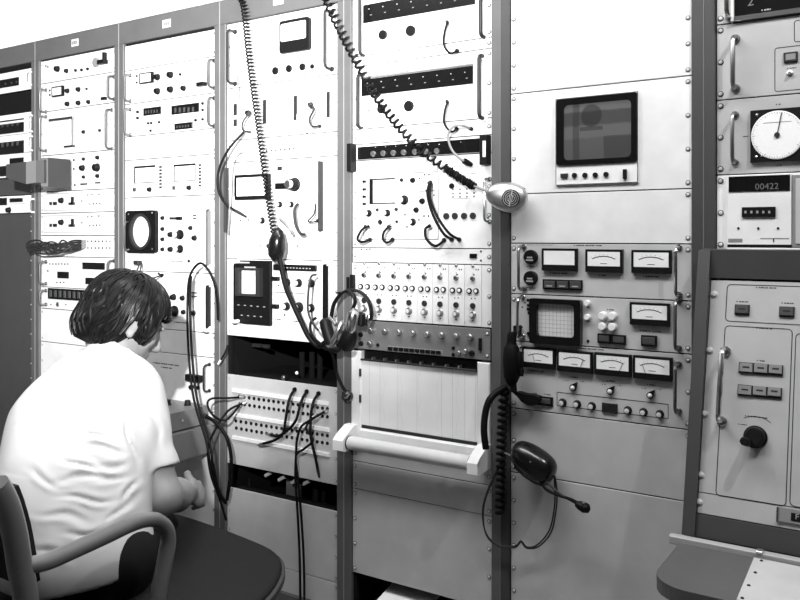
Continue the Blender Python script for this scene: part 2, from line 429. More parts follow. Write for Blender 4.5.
    def pointer(s, x, y, r, ang, m='black', cap='bright_cap'):
        lx, lz = s.loc(x, y); rr = r*s.mpp(x, y)
        def f():
            P = [(math.cos(math.radians(a)), math.sin(math.radians(a))) for a in range(150, 391, 20)] + [(0, 2.1)]
            return MB().prism(P[::-1], -1.0, 0).mesh('pointer')
        o = link('knob', shared('pointer', f, m), None, s.t, (lx, 0, lz), (rr,)*3, (0, math.radians(ang), 0))
        link('cap', shared(('dome', 12), lambda: lathe_mesh('dome', 12), cap), None, o, (0, -1.0, -.05), (.72,)*3)
        return o
    def disc_meter(s, x, y, r, rim='black', face='paper'):
        o = s.round('meter', x, y, r, rim, 'flat', n=28)
        link('dial_face', shared(('cap', 28), lambda: lathe_mesh('cap', 28), face), None, o, (0, -.56, 0), (1.4, .4, 1.4))
        return o
def blank(label, k, yt, yb, m='panel', **kw):
    return Unit('blank_panel', label, 'panel', k, yt, yb, m, group='plain blanking panels', deep=.05, **kw)

# ================================================================ rack 0 (end of the row)
def dark_unit(label, y0, y1, knob=False, win=True):
    u = Unit('rack_instrument', label, 'instrument', 0, (20, y0), (20, y1), 'white', screws='corner')
    u.box('display_window', -20, y0+11, y0+11+(y1-y0)*.62, 24, .003, 'black_gloss')
    for i in range(4): u.box('digit', 2+5*i, (y0+y1)/2-2+1.0*(3-i)*.6, (y0+y1)/2+2+1.0*(3-i)*.6, 4.2+5*i, .0035, 'lens_grey', ch=0)
    u.handle(27.5, y0+2, y1-3, 'white', .03, .004)
    return u
u = Unit('rack_instrument', 'white instrument with a dark window right under the header, next to the small knob panel', 'instrument', 0, (20, 70), (20, 91), 'white')
u.box('display_window', -20, 84, 92, 19, .003, 'black_gloss'); u.handle(26, 71, 84, 'white')
u.dots([(6,84),(12,83),(17,82)], 1.3, 'lens_grey')
Unit('storage_shelf', 'dark open shelf between two white instruments at the end of the row', 'shelf', 0, (20, 92), (20, 113), 'interior', screws=None).box('shelf_lip', -20, 126, 128, 32, .012, 'white')
dark_unit('upper white instrument with a long black number window, end of the row', 113, 134)
dark_unit('lower white instrument with a long black number window, end of the row', 134, 153)
u = Unit('rack_instrument', 'white instrument with a small framed window behind the tip of the grey hood', 'instrument', 0, (20, 153), (20, 177), 'white')
u.box('display_window', -20, 168, 178, 8, .003, 'black_gloss'); u.box('window_frame', 9, 157, 166, 27, .006, 'white'); u.box('window', 11, 158.6, 164, 25, .0075, 'black')
blank('short dark panel under the grey hood at the end of the row', 0, (20, 178), (20, 195), 'dark_panel')
u = Unit('rack_instrument', 'white instrument with a black knob and framed window above the tall dark panel', 'instrument', 0, (20, 195.5), (20, 213), 'white')
u.box('window_frame', 9, 197, 204, 27, .006, 'white'); u.box('window', 11, 198.5, 202.5, 24, .0075, 'black'); u.box('display_window', -20, 199, 206, 7, .003, 'black_gloss')
u.knobs([(9.5, 210, 3)]); u.handle(29, 199, 212, 'white')
u = Unit('blank_panel', 'tall dark grey panel beside the seated man at the end of the row', 'panel', 0, (20, 213.5), None, 'dark_panel', group='plain blanking panels', deep=.05)

# ================================================================ rack 1
u = Unit('rack_instrument', 'narrow pale panel of small knobs with a round disc, right under the rack header', 'instrument', 1, 61.8, 84)
u.knobs([(58,69,3.2),(67,71,2.4)]); u.knobs([(76,70.5,1.6),(82,70,1.6),(88,69,1.6)])
u.dots([(46,66),(48,67)], 1); o = u.round('disc', 97, 62.5, 4.6, 'mid_grey', 'flat', n=18)
u.box('clamp', 101, 61, 65, 108, .02, 'black'); u.box('clamp_screw', 105, 53, 60, 107, .014, 'black')
u = Unit('rack_instrument', 'pale instrument with one small meter and two rows of knobs below the disc panel', 'instrument', 1, 84.3, 112.3)
u.meter(54, 87.5, 97.5, 64.5, arc=False, low=.14, rim=.13); u.knobs([(68,91,2.6),(79,89.5,2.6),(87,89,1.3),(68,104,2.6),(79,103,2.6),(89,102,2.2)])
u.dots([(50,90.5),(50,95)], 1.2); u.handle(107.5, 75.5, 98, 'steel'); u.handle(39.5, 89, 111, 'steel')
u.box('latch', 103, 97.5, 100.5, 107, .012, 'black')
u = Unit('chart_recorder', 'small strip recorder with curling paper in a pale panel', 'recorder', 1, 112.6, 156)
o = u.box('paper', 51, 122, 150, 72, .006, 'paper')
u.box('paper_roller', 51, 119.5, 122, 75, .012, 'steel'); u.box('side_plate', 73, 119, 146, 74.6, .008, 'steel'); u.box('pen_carriage', 66, 146, 148, 75, .012, 'dark_grey')
u.knobs([(84,132,2),(100,130.5,1.6)]); u.handle(105.5, 109, 148, 'steel'); u.handle(39.5, 116, 150, 'steel')
u = Unit('rack_instrument', 'pale instrument with a column of black switch knobs behind the grey hood', 'instrument', 1, 156.3, 192)
u.knobs([(84,159,1.8),(83,168,3.2),(98,157.5,2.2),(97.5,167.5,4.3),(84,177,1.8),(98,176,2.2)])
u.box('slot', 81, 183.5, 185, 87.5, .004, 'black'); u.box('slot', 95.5, 182.2, 183.6, 100.5, .004, 'black'); u.dots([(74,160),(74,169),(75,185)], 1.2)
for dy, nm in ((0, 'upper of two matching pale modules with black lever and knob'), (21.8, 'lower of two matching pale modules with black lever and knob')):
    u = Unit('rack_instrument', nm, 'instrument', 1, 192.3+dy*.98, 213.4+dy, group='twin modules in the second rack')
    u.knobs([(62,200.5+dy,3)]); u.box('lever', 72, 197+dy, 204.5+dy, 74, .006, 'black'); u.box('lever_base', 69.5, 202.5+dy, 205+dy, 75, .006, 'dark_grey')
    u.box('switch', 50.5, 202+dy, 205+dy, 52, .006, 'black'); u.box('switch', 54, 202+dy, 205+dy, 57, .006, 'black')
    u.dots([(88,195+dy),(92,194.8+dy),(99,194.3+dy)]+u.row(90, 204+dy, 100, 203.2+dy, 4), .9); u.dots([(82, 201+dy)], .9)
    u.outline(44, 194+dy, 211+dy, 107, .5, 'faint', .001)
u = Unit('patch_bay', 'pale strip of jack holes behind the tangled cable bundle', 'patch bay', 1, 235.6, 256.2)
for y in (241.3, 248): u.dots(u.row(88, y, 110, y, 7), 1.0, 'black', 'jack', 'jack')
u = Unit('rack_instrument', 'pale counter with three small black windows beside the seated man', 'instrument', 1, 256.5, 286.5)
u.box('display_window', 83, 262.3, 269, 105, .004, 'black_gloss'); u.box('display_window', 58, 271.5, 278, 69, .004, 'black_gloss'); u.box('display_window', 86, 277.5, 284, 97, .004, 'black_gloss')
u.dots(u.row(50, 264, 68, 264, 7), .8); u.dots([(57,282.5),(60.5,282.5),(64,282.5)], .9); u.dots([(48,271)], .9); u.handle(107.5, 261, 285, 'steel'); u.handle(39.5, 262, 284, 'steel')
u = Unit('rack_instrument', 'pale unit with a long black row of thumbwheel switches beside the seated man', 'instrument', 1, 286.8, 308)
o = u.box('switch_bank', 49, 288, 298.5, 90, .006, 'black')
for i in range(8): u.box('thumbwheel', 51+4.7*i, 290+.3*i, 296.5+.3*i, 53.2+4.7*i, .009, 'lens_grey', o)
u.knobs([(58.5,304.3,2.4)], 'chrome', 'flat'); u.dots([(51,304.5),(66,304.5)], .8); u.handle(39.5, 291, 305, 'steel')
blank('blank panel under the thumbwheel unit, behind the head of the man', 1, 308.3, 341)
blank('tall blank panel behind the shoulder of the seated man', 1, 341.3, None)

# ================================================================ rack 2
blank('blank panel at the top of the rack above a meter panel with six black knobs', 2, 46.3, 71)
u = Unit('rack_instrument', 'pale instrument with a small square meter and six black knobs', 'instrument', 2, 71.3, 104.5)
u.meter(141.5, 74, 84.5, 154, arc=False, low=.12, rim=.12); u.knobs([(158,77.2,3.5),(171,75,3.6),(180.5,74.5,1.5),(158,91.3,3.5),(171,89.6,3.5),(184,88.3,3)])
u.box('plug', 200, 83.3, 87, 207, .02, 'black'); u.dots([(137,76),(137,82.5)], 1.3); u.handle(208, 59, 86.5, 'steel'); u.handle(124, 74, 100, 'steel')
u = Unit('frequency_counter', 'pale counter with three black number windows', 'instrument', 2, 104.8, 137)
for q in ((144, 108.5, 116, 161.5), (172, 106, 115, 199.5), (175, 123.8, 130.2, 193)):
    o = u.box('display_window', q[0], q[1], q[2], q[3], .004, 'black_gloss')
    for i in range(5):
        xx = q[0]+(q[3]-q[0])*(.12+.16*i); u.box('digit', xx, q[1]+2.2-.25*i, q[2]-2-.25*i, xx+(q[3]-q[0])*.07, .0047, 'lens_grey', o, ch=0)
u.knobs([(138,112,1.6),(138,118,1.6),(148.5,123.3,1.4),(151.5,123.1,1.4),(159.5,122.2,1.4),(151,130.7,1.4),(196,120.3,1.6),(203,103.5,1.6),(203,110,1.5),(203,119.3,1.5)])
u.handle(208, 97, 125, 'steel'); u.handle(124, 108.5, 134, 'steel')
blank('blank panel between the counter and the twin meter panel', 2, 137.3, 160.5)
u = Unit('meter_panel', 'pale panel with two identical rectangular meters and lamp columns', 'instrument', 2, 160.8, 198)
for dx, dy in ((0, 0), (39.5, -1.8)):
    o = u.box('meter', 134.5+dx, 166.5+dy, 183.5+dy, 155.5+dx*1.02, .003, 'black')
    u.box('dial_face', 136.2+dx, 168.6+dy, 182.8+dy, 155.3+dx*1.02, .0045, 'paper', o, ch=0)
    u.round('knob', 150+dx, 189.5+dy, 2.6, 'black'); u.box('switch', 134.5+dx, 188+dy, 191.5+dy, 136+dx, .008, 'dark_grey')
    for i in range(7): u.box('lamp', 159.8+dx, 166+3.4*i+dy, 168+3.4*i+dy, 162+dx, .004, 'dark_grey')
    u.outline(132.5+dx, 162.5+dy, 197+dy, 166+dx, .6, 'faint', .001)
u = Unit('oscilloscope', 'oscilloscope with a round white screen in a square black frame', 'oscilloscope', 2, 198.3, 270.5)
a, b, z0, z1 = u.R(129, 211, 252.5, 158.5)
o = build('screen_frame', MB().ring(rrect(a, b, z0, z1, .012, 9), [(( a+b)/2+(b-a)*.37*math.cos(t), (z0+z1)/2+(z1-z0)*.43*math.sin(t)) for t in [math.radians(v) for s_ in range(4) for v in np.linspace(s_*90, s_*90+90, 9)]], -.016, 0), 'black', u.t)
build('screen', MB().lathe([(1,0),(.9,-.006),(.5,-.011),(0,-.012)], 28, ((a+b)/2, 0, (z0+z1)/2), (b-a)*.385, (z1-z0)*.44), 'paper', o, 40)
build('bezel_ring', MB().ring([((a+b)/2+(b-a)*.37*math.cos(i*.2244), (z0+z1)/2+(z1-z0)*.43*math.sin(i*.2244)) for i in range(28)], [((a+b)/2+(b-a)*.31*math.cos(i*.2244), (z0+z1)/2+(z1-z0)*.37*math.sin(i*.2244)) for i in range(28)], -.019, -.006), 'dark_grey', o)
for px, py in ((132, 214.5), (155.5, 213), (132, 249.5), (155.5, 249)):
    lx, lz = u.loc(px, py); link('screw', shared(('dome', 8), lambda: lathe_mesh('dome', 8), 'steel'), None, o, (lx, -.016, lz), (.004,)*3)
u.knobs([(163,218,2.2),(163,229,2.2),(163,239.3,2.2),(163,249.3,2.2),(171,234.5,2.9),(171,249.3,2.9),(191,228,2.4),(195,238,2.9)])
u.knobs([(180.5,234.6,5),(180.5,249,4.2)], 'black', 'skirt', cap='bright_cap')
u.box('slide_switch', 170, 217.2, 219.6, 177, .004, 'dark_grey'); u.box('slide_switch', 177.5, 216.8, 220, 182.5, .008, 'black')
u.box('slot', 193.5, 215, 216.3, 196.5, .004, 'dark_grey'); u.box('slot', 193.5, 218, 219.3, 196.5, .004, 'dark_grey')
u.letters(168, 261, 9); u.dots([(189,261)], 1.8); u.box('handle_edging', 207, 207.5, 269, 211.5, .003, 'mid_grey'); u.handle(204, 207.5, 268, 'white', .04, .0068); u.handle(124.5, 222, 250, 'steel')  # grey strip behind the white handle gives it a darker edge
u.box('connector', 137.5, 260.5, 264.5, 142, .02, 'dark_grey'); u.letters(146, 263, 9, 1, 'faint')
u = Unit('rack_instrument', 'pale instrument with large black knobs and thick white handle beside the face of the man', 'instrument', 2, 270.8, 325.5)
u.knobs([(174,297,3.4),(183,298,2.8),(184,312,2.6),(194,313,2.8)]); u.knobs([(175,311,5.6)], 'black', 'skirt', cap='bright_cap')
u.box('slot', 192, 292, 293.2, 197, .004, 'dark_grey'); u.box('slot', 192, 295.5, 296.7, 197, .004, 'dark_grey'); u.letters(174, 322, 10)
u.box('handle_edging', 203.5, 283.5, 332, 211, .004, 'dark_grey'); u.handle(203.5, 284, 331, 'white', .04, .0072); u.toggle(162, 275.5, 2, 'dark_grey')  # dark strip behind the thick handle, so its outline stands out
blank('blank panel under the thick white handle beside the man', 2, 325.8, 348)
u = Unit('rack_instrument', 'pale panel with fine print and a black bracketed switch beside the man', 'instrument', 2, 348.3, 398)
u.letters(153, 362.5, 16); u.letters(161, 367, 7)
o = u.box('switch_block', 189, 373.5, 380, 203, .02, 'black'); u.handle(203.5, 365.5, 392, 'dark_grey', .03, .0035)
u.knobs([(192,387,2.8),(198.5,387.5,2.2)])
blank('tall blank panel behind the grey drawer and the hand of the man', 2, 398.3, None)


# ================================================================ rack 3
u = Unit('meter_panel', 'pale panel with one big black framed meter and four round knobs in a row', 'instrument', 3, 24.8, 89)
a, b, z0, z1 = u.R(282, 22.5, 54.6, 311.5)
fa, fb, f0, f1 = u.R(283.8, 25.5, 43, 308.6)
o = build('meter', MB().prism(rrect(a, b, z0, z1, .010)[::-1], -.014, 0), 'black', u.t)
build('dial_face', MB().prism(rrect(fa, fb, f0, f1, .006)[::-1], -.0155, -.01), 'paper', o)
u.knobs([(276,71,3.8),(289.5,68.7,3.6),(303,67,3.6),(312.5,66.5,2.4)], 'black', 'flat'); u.dots([(321,65.5)], 1.2, 'faint')
u.handle(227.3, 29.5, 82, 'dark_grey', .04, .0045); u.handle(324.5, 9.5, 67, 'dark_grey', .04, .0045)
u = Unit('rack_instrument', 'pale panel with tall narrow dark slots and two plugged cords', 'instrument', 3, 89.3, 141)
for q in ((233.8, 104, 115.5, 237.2), (233.8, 119.5, 126.5, 237.2), (263.2, 100, 124, 266.5), (294, 96, 120.5, 297.4), (326.8, 92, 117.5, 330)):
    u.box('slot', q[0], q[1], q[2], q[3], .003, 'dark_grey')
u.knobs([(248.5,113,3),(311,105,3)]); u.box('card_pull', 297.2, 114, 120, 303, .003, 'white')
u = Unit('rack_instrument', 'narrow pale strip with a row of small holes under the slotted panel', 'instrument', 3, 141.3, 163)
u.dots(u.row(267, 151, 294, 148.6, 7), 1.1, 'dark_grey', 'jack', 'jack'); u.dots([(307,133.5)], 1)
u = Unit('spectrum_monitor', 'pale instrument with a black framed white window and a big silver tuning dial', 'instrument', 3, 163.3, 258.5)
u.meter(237.5, 175.5, 200, 271, arc=False, low=.14, rim=.12, d=.016)
u.box('counter_window', 276, 183.3, 189.3, 288, .006, 'black_gloss')
o = u.round('tuning_dial', 295, 184.5, 7, 'black', 'round', n=20, cap='bright_cap'); link('knob', shared(('tall', 14), lambda: lathe_mesh('tall', 14), 'alum'), None, o, (-.1, -1.12, 0), (.62, .3, .62))
u.knobs([(280,204.5,3.2),(291.5,204.5,3.2),(262.5,220.5,3.4)], 'black', 'round', cap='bright_cap')
u.box('badge', 277.5, 166.6, 170.5, 282.2, .002, 'dark_grey'); u.letters(307, 172, 6, 1, 'faint'); u.dots([(261,246),(297.5,246),(240.5,220.5),(248.5,220)], 1.2, 'mid_grey', 'jack', 'jack')
u.box('rail_or_shade_strip', 321.6, 161.5, 231, 323.2, .02, 'dark_grey'); u.box('rail_or_shade_strip', 227.6, 168, 232, 229, .02, 'dark_grey')
u = Unit('oscilloscope', 'oscilloscope with a dark front half, small white screen and thick white handles', 'oscilloscope', 3, 258.8, 335)
o = u.box('dark_front', 235, 260, 322.5, 272.5, .012, 'black')
a, b, z0, z1 = u.R(245.3, 270, 293, 261)
fo = [(a-.02, z0-.008), (b+.02, z0-.008), (b+.02, z1+.008), (a-.02, z1+.008)]
build('screen_hood', MB().ring(fo, [(a-.002,z0-.002),(b+.002,z0-.002),(b+.002,z1+.002),(a-.002,z1+.002)], -.03, -.012), 'dark_grey', o)
build('screen', MB().box(a, b, -.017, -.011, z0, z1), 'paper', o)
u.box('lettering', 239, 261.5, 263, 252, .0125, 'digit', o, ch=0); u.box('badge', 247, 266.3, 268.3, 258, .0128, 'digit', o, ch=0)
rr = random.Random(3)
for i in range(12): u.round('knob', 238+2.9*i+rr.random(), 306+(i % 3)*4.2+.12*i, 1.5, 'dark_grey', 'tall', n=8, parent=o)
u.round('lamp', 237.8, 317.5, 1.8, 'white', 'tall', n=8, parent=o)
for i in range(9): u.box('marking', 240+3.2*i, 304.2+.25*i+(i % 2)*10, 305+.25*i+(i % 2)*10, 242+3.2*i, .0125, 'digit', o, ch=0)
u.box('header_strip', 274.5, 264.2, 270, 317, .008, 'black')
for i in range(9): u.box('marking', 285+3.2*i, 267+.13*i, 268+.13*i, 286.6+3.2*i, .0085, 'digit', ch=0)
u.box('slot', 273.5, 276.5, 280.3, 280, .012, 'black'); u.box('slot', 274, 304, 308, 279.5, .012, 'black')
u.knobs([(287.5,282.5,4.2),(299,283,4.3),(311.5,283.3,4.3),(287,306.3,4.3),(299.5,307.3,5.4),(311.5,308,4.3)], 'black', 'round', cap='bright_cap')
u.line(273.5, 292, 305); u.letters(275, 319.3, 4); u.letters(292, 321, 5); u.dots([(278.5,285.5),(284.7,315)], 1)
u.box('rail_or_shade_strip', 323.5, 263, 329, 328.5, .006, 'black'); u.handle(320.5, 262.5, 329, 'white', .045, .0070); u.handle(231.5, 262, 322, 'white', .045, .0065)  # black strip beside the white handle paints the handle's shadow
u = Unit('patch_bay', 'grey patch panel with four rows of round jack holes and plugged cords', 'patch bay', 3, 373.5, 462.5, 'panel_b', scr='steel')
for y0, xe in ((388.3, 329), (412.5, 329.5), (435.3, 330)): u.box('designation_strip', 233, y0, y0+3.6, xe, .006, 'white')
for x0, y0 in ((239.5, 396.3), (240.0, 403.8), (236.0, 420.8), (236.5, 428.0)):
    xe = 327.5; n = 19
    for i in range(n):
        xx = x0+(xe-x0)*i/(n-1); sl = (y0+12-237)/(859+xx)
        u.round('jack', xx, y0+sl*(xx-x0)*.98, 1.75, 'black' if x0 < 240 or i % 5 else 'dark_grey', 'jack', n=10)
blank('upper of two plain panels under the patch panel', 3, 486, 551, 'panel_b')
blank('bottom plain panel of the rack with the patch panel', 3, 551.3, None, 'panel_b')
# ================================================================ rack 4
def strip_unit(label, yt, yb, sx0, sy0, sy1, sx1, kn, hl, hr, top):
    u = Unit('signal_conditioner', label, 'instrument', 4, yt, yb, scr='chrome')
    o = u.box('display_window', sx0, sy0, sy1, sx1, .004, 'black_gloss')
    for i in range(8):
        fx = sx0+(sx1-sx0)*(.055+.125*i); sl = ((sy0+sy1)/2-237)/(859+fx)
        yy = (sy0+sy1)/2 + sl*(fx-sx0)
        u.box('marking', fx-.5, yy-4.5, yy-3.5, fx+.5, .0046, 'digit', o, ch=0); u.box('marking', fx+1, yy+1.4, yy+2.4, fx+3.0, .0046, 'dim_digit', o, ch=0)
    u.knobs(kn[:2], 'black', 'flat', name='knob'); u.dots([kn[2][:2]], 1.0)
    u.handle(*hl, 'dark_grey', .03, .0050, fm='white'); u.handle(*hr, 'dark_grey', .03, .0058, fm='white')
    u.letters(sx0+4, sy0-3.2, 22, 1.1)
    return u
u = strip_unit('pale unit with long black window and two knobs, at the top of its rack', None, 57.5, 363.6, 5.5, 23.6, 475.5, [(383.5,35,4.7),(411.3,31,5.3),(371,38)], (359.5, -20, 54), (480.5, -45, 35.5), 0)
blank('narrow blank strip between the two long-window units', 4, 57.8, 67.5)
u = strip_unit('pale unit with long black window and two knobs, above the silver-knob strip', 67.8, 130, 362, 80, 96.5, 473.3, [(382,109,4.6),(409.5,106.2,5.3),(369,110.5)], (357.5, 74, 127), (479, 54.5, 117), 1)
a = u.box('window_ledge', 362, 78, 79.6, 473.3, .008, 'mid_grey')
blank('narrow blank strip above the black strip of silver knobs', 4, 130.3, 145)
u = Unit('switch_panel', 'black strip with a row of seven silver knobs and black end brackets', 'instrument', 4, 145.3, 161, 'panel', screws=None)
u.box('black_strip', 358.5, 147.3, 159.8, 484.5, .006, 'black_gloss')
for i, x in enumerate((374.5, 384.5, 394.6, 405, 416, 427, 438)):
    y = 154-.30*i*1.6; u.round('knob', x, y, 3.5, 'alum', 'round', n=14); u.toggle(x+2.5, y-5.3, 1.1, 'chrome')
u.toggle(462, 143.8, 1.2); u.dots([(362.5,150)], 1, 'chrome')
for q in ((352.3, 144.5, 172, 356.5), (484.2, 136, 165.5, 491.2)): u.box('end_bracket', q[0], q[1], q[2], q[3], .03, 'black')
u.box('bracket_slot', 487.5, 142, 158, 490.5, .031, 'white')
u = Unit('oscilloscope', 'pale oscilloscope with a white rectangular screen above the eight-channel module bank', 'oscilloscope', 4, 161.3, 247.5)
u.outline(363.5, 175, 239.5, 438.5, .6, 'engrave', .001)
o = u.box('screen_frame', 370.8, 179, 204, 396.5, .003, 'white'); u.box('frame_edge', 370.8, 179.2, 204, 373.6, .008, 'black', o, ch=0); u.box('frame_edge', 370.8, 179.0, 180.4, 395.5, .006, 'dark_grey', o, ch=0); u.box('frame_edge', 370.8, 203, 204, 395.5, .006, 'dark_grey', o, ch=0)
u.box('screen', 373.8, 180.5, 203, 395.5, .0035, 'paper', o, ch=0)
for y in (181.5, 189.3, 196.6, 203.8): u.box('pushbutton', 363.2, y-1, y+1.2, 366.2, .006, 'black')
u.knobs([(369,213.3,3.6),(387.5,213,3.6)], 'black', 'skirt', cap='bright_cap'); u.knobs([(413,180.3,2.8),(422.5,201.2,3.1),(416.5,210,2.9)], 'black')
u.knobs([(404.5,200,4.8)], 'black', 'skirt', cap='bright_cap'); u.knobs([(413,222,3.7)], 'black', 'skirt', cap='bright_cap')
u.knobs([(377.5,209.8,1.7),(396.5,209.3,1.9),(397,221.7,1.6),(401.8,180,2)], 'dark_grey'); u.knobs([(380.8,222,2.8)], 'chrome', 'flat')
u.dots([(419.5,178.6),(424.3,174.7),(429,174.7),(424,216),(428.5,216),(405,214.7),(407,226.8),(419,219.8),(434,195.2),(426,190.8)], 1.0)
u.line(419.5, 191.3, 435); u.knobs([(452,186,2.8)], 'black', 'flat')
for y in (189.5, 193.5, 197): u.dots(u.row(453, y, 474, y-.6, 4), .9, 'dark_grey')
u.letters(449, 199, 10, .6, 'faint')
u.knobs([(446.7,216.2,3.3),(455.2,216,3.3),(464.4,216,3.3),(473.2,215.8,3.3)], 'dark_grey', 'flat')
u.dots([(488,180.5),(488,218)], 1.0); u.handle(484.3, 178.5, 221.5, 'chrome', .035, .0036); u.letters(468, 173.8, 4, .9, 'faint')
for x, y in ((371, 226.5), (392.5, 226), (431.5, 226), (432, 182.5)): u.round('connector', x, y, 2.0, 'chrome', 'stud', n=10)
u = Unit('rack_instrument', 'narrow pale strip with one small black window above the eight-channel module bank', 'instrument', 4, 247.8, 262)
u.box('display_window', 470, 253.6, 258.2, 477, .004, 'black_gloss'); u.dots([(481,251.3),(481,260.5)], 1.1); u.dots([(361.5,249.5),(367,249.5),(370,249.5)], .9)
# eight plug-in channels, each a module of its own
chx = [364.5, 379.2, 394.2, 409.2, 424.7, 440.3, 456.3, 473.0]
ORD = ['first', 'second', 'third', 'fourth', 'fifth', 'sixth', 'seventh', 'eighth']
edges = [357.0] + [(chx[i]+chx[i+1])/2 for i in range(7)] + [481.5]
ear = Unit('module_frame', 'pale rack frame that holds the eight plug-in amplifier modules', 'rack frame', 4, 262.3, 318.6, plate=False)
for q in ((ear.loc(351.3, 280)[0], ear.loc(357, 280)[0]), (ear.loc(481.7, 280)[0], ear.w)): build('side_ear', MB().box(q[0], q[1], 0, .005, .001, ear.h-.001, .0006), 'panel', ear.t)
for i, x in enumerate(chx):
    xa = onY(edges[i], 280).x+.0006; xb = onY(edges[i+1], 280).x-.0006
    u = Unit('amplifier_module', '%s amplifier module of the eight-channel bank, counted from the headphones end' % ORD[i], 'module', 4, 262.3, 318.6, screws=None, x0=xa, x1=xb, group='plug-in amplifier modules', deep=.2)
    k = (x-364.5)/108.5; sl = lambda y, y2: y+(y2-y)*k
    u.round('screw', x, sl(263.2, 266), 1.7, 'steel', 'dome', n=8)
    u.dots([(x+3, sl(267.5,269.7)), (x+5.3, sl(267.5,269.7))], .7)
    u.knobs([(x, sl(275, 278.5), 2.7)], 'steel', 'round'); u.toggle(x+1, sl(271.8, 274.6), 1.0, 'chrome', .8)
    for dx in (-3.4, 3.4): u.round('connector', x+dx, sl(286.6, 291), 2.9, 'black', 'flat', n=12, cap='white')
    u.dots([(x-1.5, sl(294.3,298.5)), (x+2, sl(294.3,298.5))], .7)
    u.knobs([(x, sl(300.4, 305.8), 2.9)], 'dark_grey', 'flat'); u.knobs([(x, sl(308.2, 315), 3.7)], 'steel', 'round', cap='bright_cap')
    u.box('pointer', x-.5, sl(313,320), sl(316.5,323.5)-2.5, x+.7, .004, 'black')
u = Unit('rack_instrument', 'mid grey unit with a row of eight silver knobs and a row of push buttons', 'instrument', 4, 319, 347.5, 'panel_mid', front=.012)
for i in range(8):
    x = 372+14*i; u.round('knob', x+1.2*(i > 3)*(i-3)*.3, 330.2+.95*i, 3.0, 'alum', 'tall', n=12)
o = u.box('button_rail', 388, 345.8, 351.2, 443, .002, 'mid_grey')
for i in range(10): u.box('pushbutton', 389+5.35*i, 346.6+.42*i, 350+.42*i, 393+5.35*i, .008, 'black', o)
u.knobs([(361,334.5,2.6),(361.5,343.5,2.6)], 'black'); u.knobs([(371,343.5,2.8)], 'alum', 'tall'); u.knobs([(378,345,1.8),(453.5,348,1.8),(453.5,354.5,1.8)], 'black', 'flat')
u.knobs([(459.5,352.5,2),(466,351,2.4)], 'alum', 'tall'); u.knobs([(472,353.3,3.2)], 'black'); u.box('lever_slot', 479.5, 338, 350, 482, .008, 'black')
# chart recorder
u = Unit('chart_recorder', 'white wide chart recorder with hanging strip chart and a take-up roller in front', 'recorder', 4, 349.5, 444, plate=False, screws=None)
L = lambda x, y: u.loc(x, y)
xl, xr = .0015, u.w-.0015; pa = L(363.5, 390)[0]; pb = L(478.5, 390)[0]
for q in ((xl, pa-.001), (pb+.001, xr)): build('side_cheek', MB().box(q[0], q[1], -.012, .02, 0, u.h, .003), 'white', u.t)
zt = L(363.5, 353.5)[1]; zp = L(363.5, 359.2)[1]; zb = L(363.5, 424)[1]
build('paper_slot', MB().box(pa-.001, pb+.001, .006, .02, zp-.005, u.h), 'black', u.t)
build('guide_bar', MB().box(pa-.001, pb+.001, -.016, -.006, zp-.001, zp+.004, .001), 'dark_grey', u.t)
for i in range(8): build('pen_arm', MB().box(pa+.04+.043*i, pa+.045+.043*i, -.014, .004, zp+.003, zp+.011), 'alum', u.t)
o = build('chart_paper', MB().box(pa, pb, -.008, .006, zb, zp-.0012), 'paper', u.t)
for fx in (.07, .17, .33, .50, .71, .80, .90, .985): build('printed_line', MB().box(pa+(pb-pa)*fx-.0005, pa+(pb-pa)*fx+.0005, -.0083, -.0079, zb, zp-.002), 'cream', o)
for i in range(5): build('trace', MB().tube([(pa+(pb-pa)*(.2+.16*i+.012*math.sin(j*1.3+i)), -.0081, zb+.01+(zp-zb-.02)*j/9) for j in range(10)], .0003, 3), 'cream', o)
build('lower_slot', MB().box(pa-.001, pb+.001, -.010, .006, zb-.010, zb-.0005, .001), 'dark_grey', u.t)
build('platen', MB().box(pa, pb, -.022, .006, zb-.045, zb-.0105, .004), 'white', u.t)
for y in (372, 398): lx, lz = L(363, y); build('hinge', MB().box(lx-.004, lx+.001, -.016, -.010, lz-.012, lz+.012), 'dark_grey', u.t)
zr = zb-.047; yr = -.058
for q, sgn in (((xl-.012, xl+.026), 1), ((xr-.030, xr+.002), -1)):
    poly = [(-.090, zr-.020), (-.090, zr+.010), (-.076, zr+.022), (-.03, zr+.046), (-.005, zr+.046), (-.005, zr-.018), (-.076, zr-.025)]
    b = MB(); n = len(poly); b.add([(q[0], y, z) for y, z in poly]+[(q[1], y, z) for y, z in poly], [tuple(range(n)), tuple(range(2*n-1, n-1, -1))]+[(i, n+i, n+(i+1) % n, (i+1) % n) for i in range(n)])
    build('roller_bracket', b, 'white', u.t)
build('roller', MB().tube([(xl+.026, yr, zr), (xr-.030, yr, zr)], .0205, 20), 'off_white', u.t, 40)
for x_ in (xl+.029, xr-.034): build('roller_ring', MB().tube([(x_-.002, yr, zr), (x_+.002, yr, zr)], .0215, 20), 'dark_grey', u.t, 40)
blank('narrow plain panel right under the chart recorder roller', 4, 444.5, 460, 'panel_b')
blank('plain panel between two seams below the chart recorder', 4, 460.3, 487.5, 'panel_b', scr='steel')
blank('large plain panel low in the rack below the chart recorder', 4, 487.8, 571.3, 'panel_b', scr='steel')

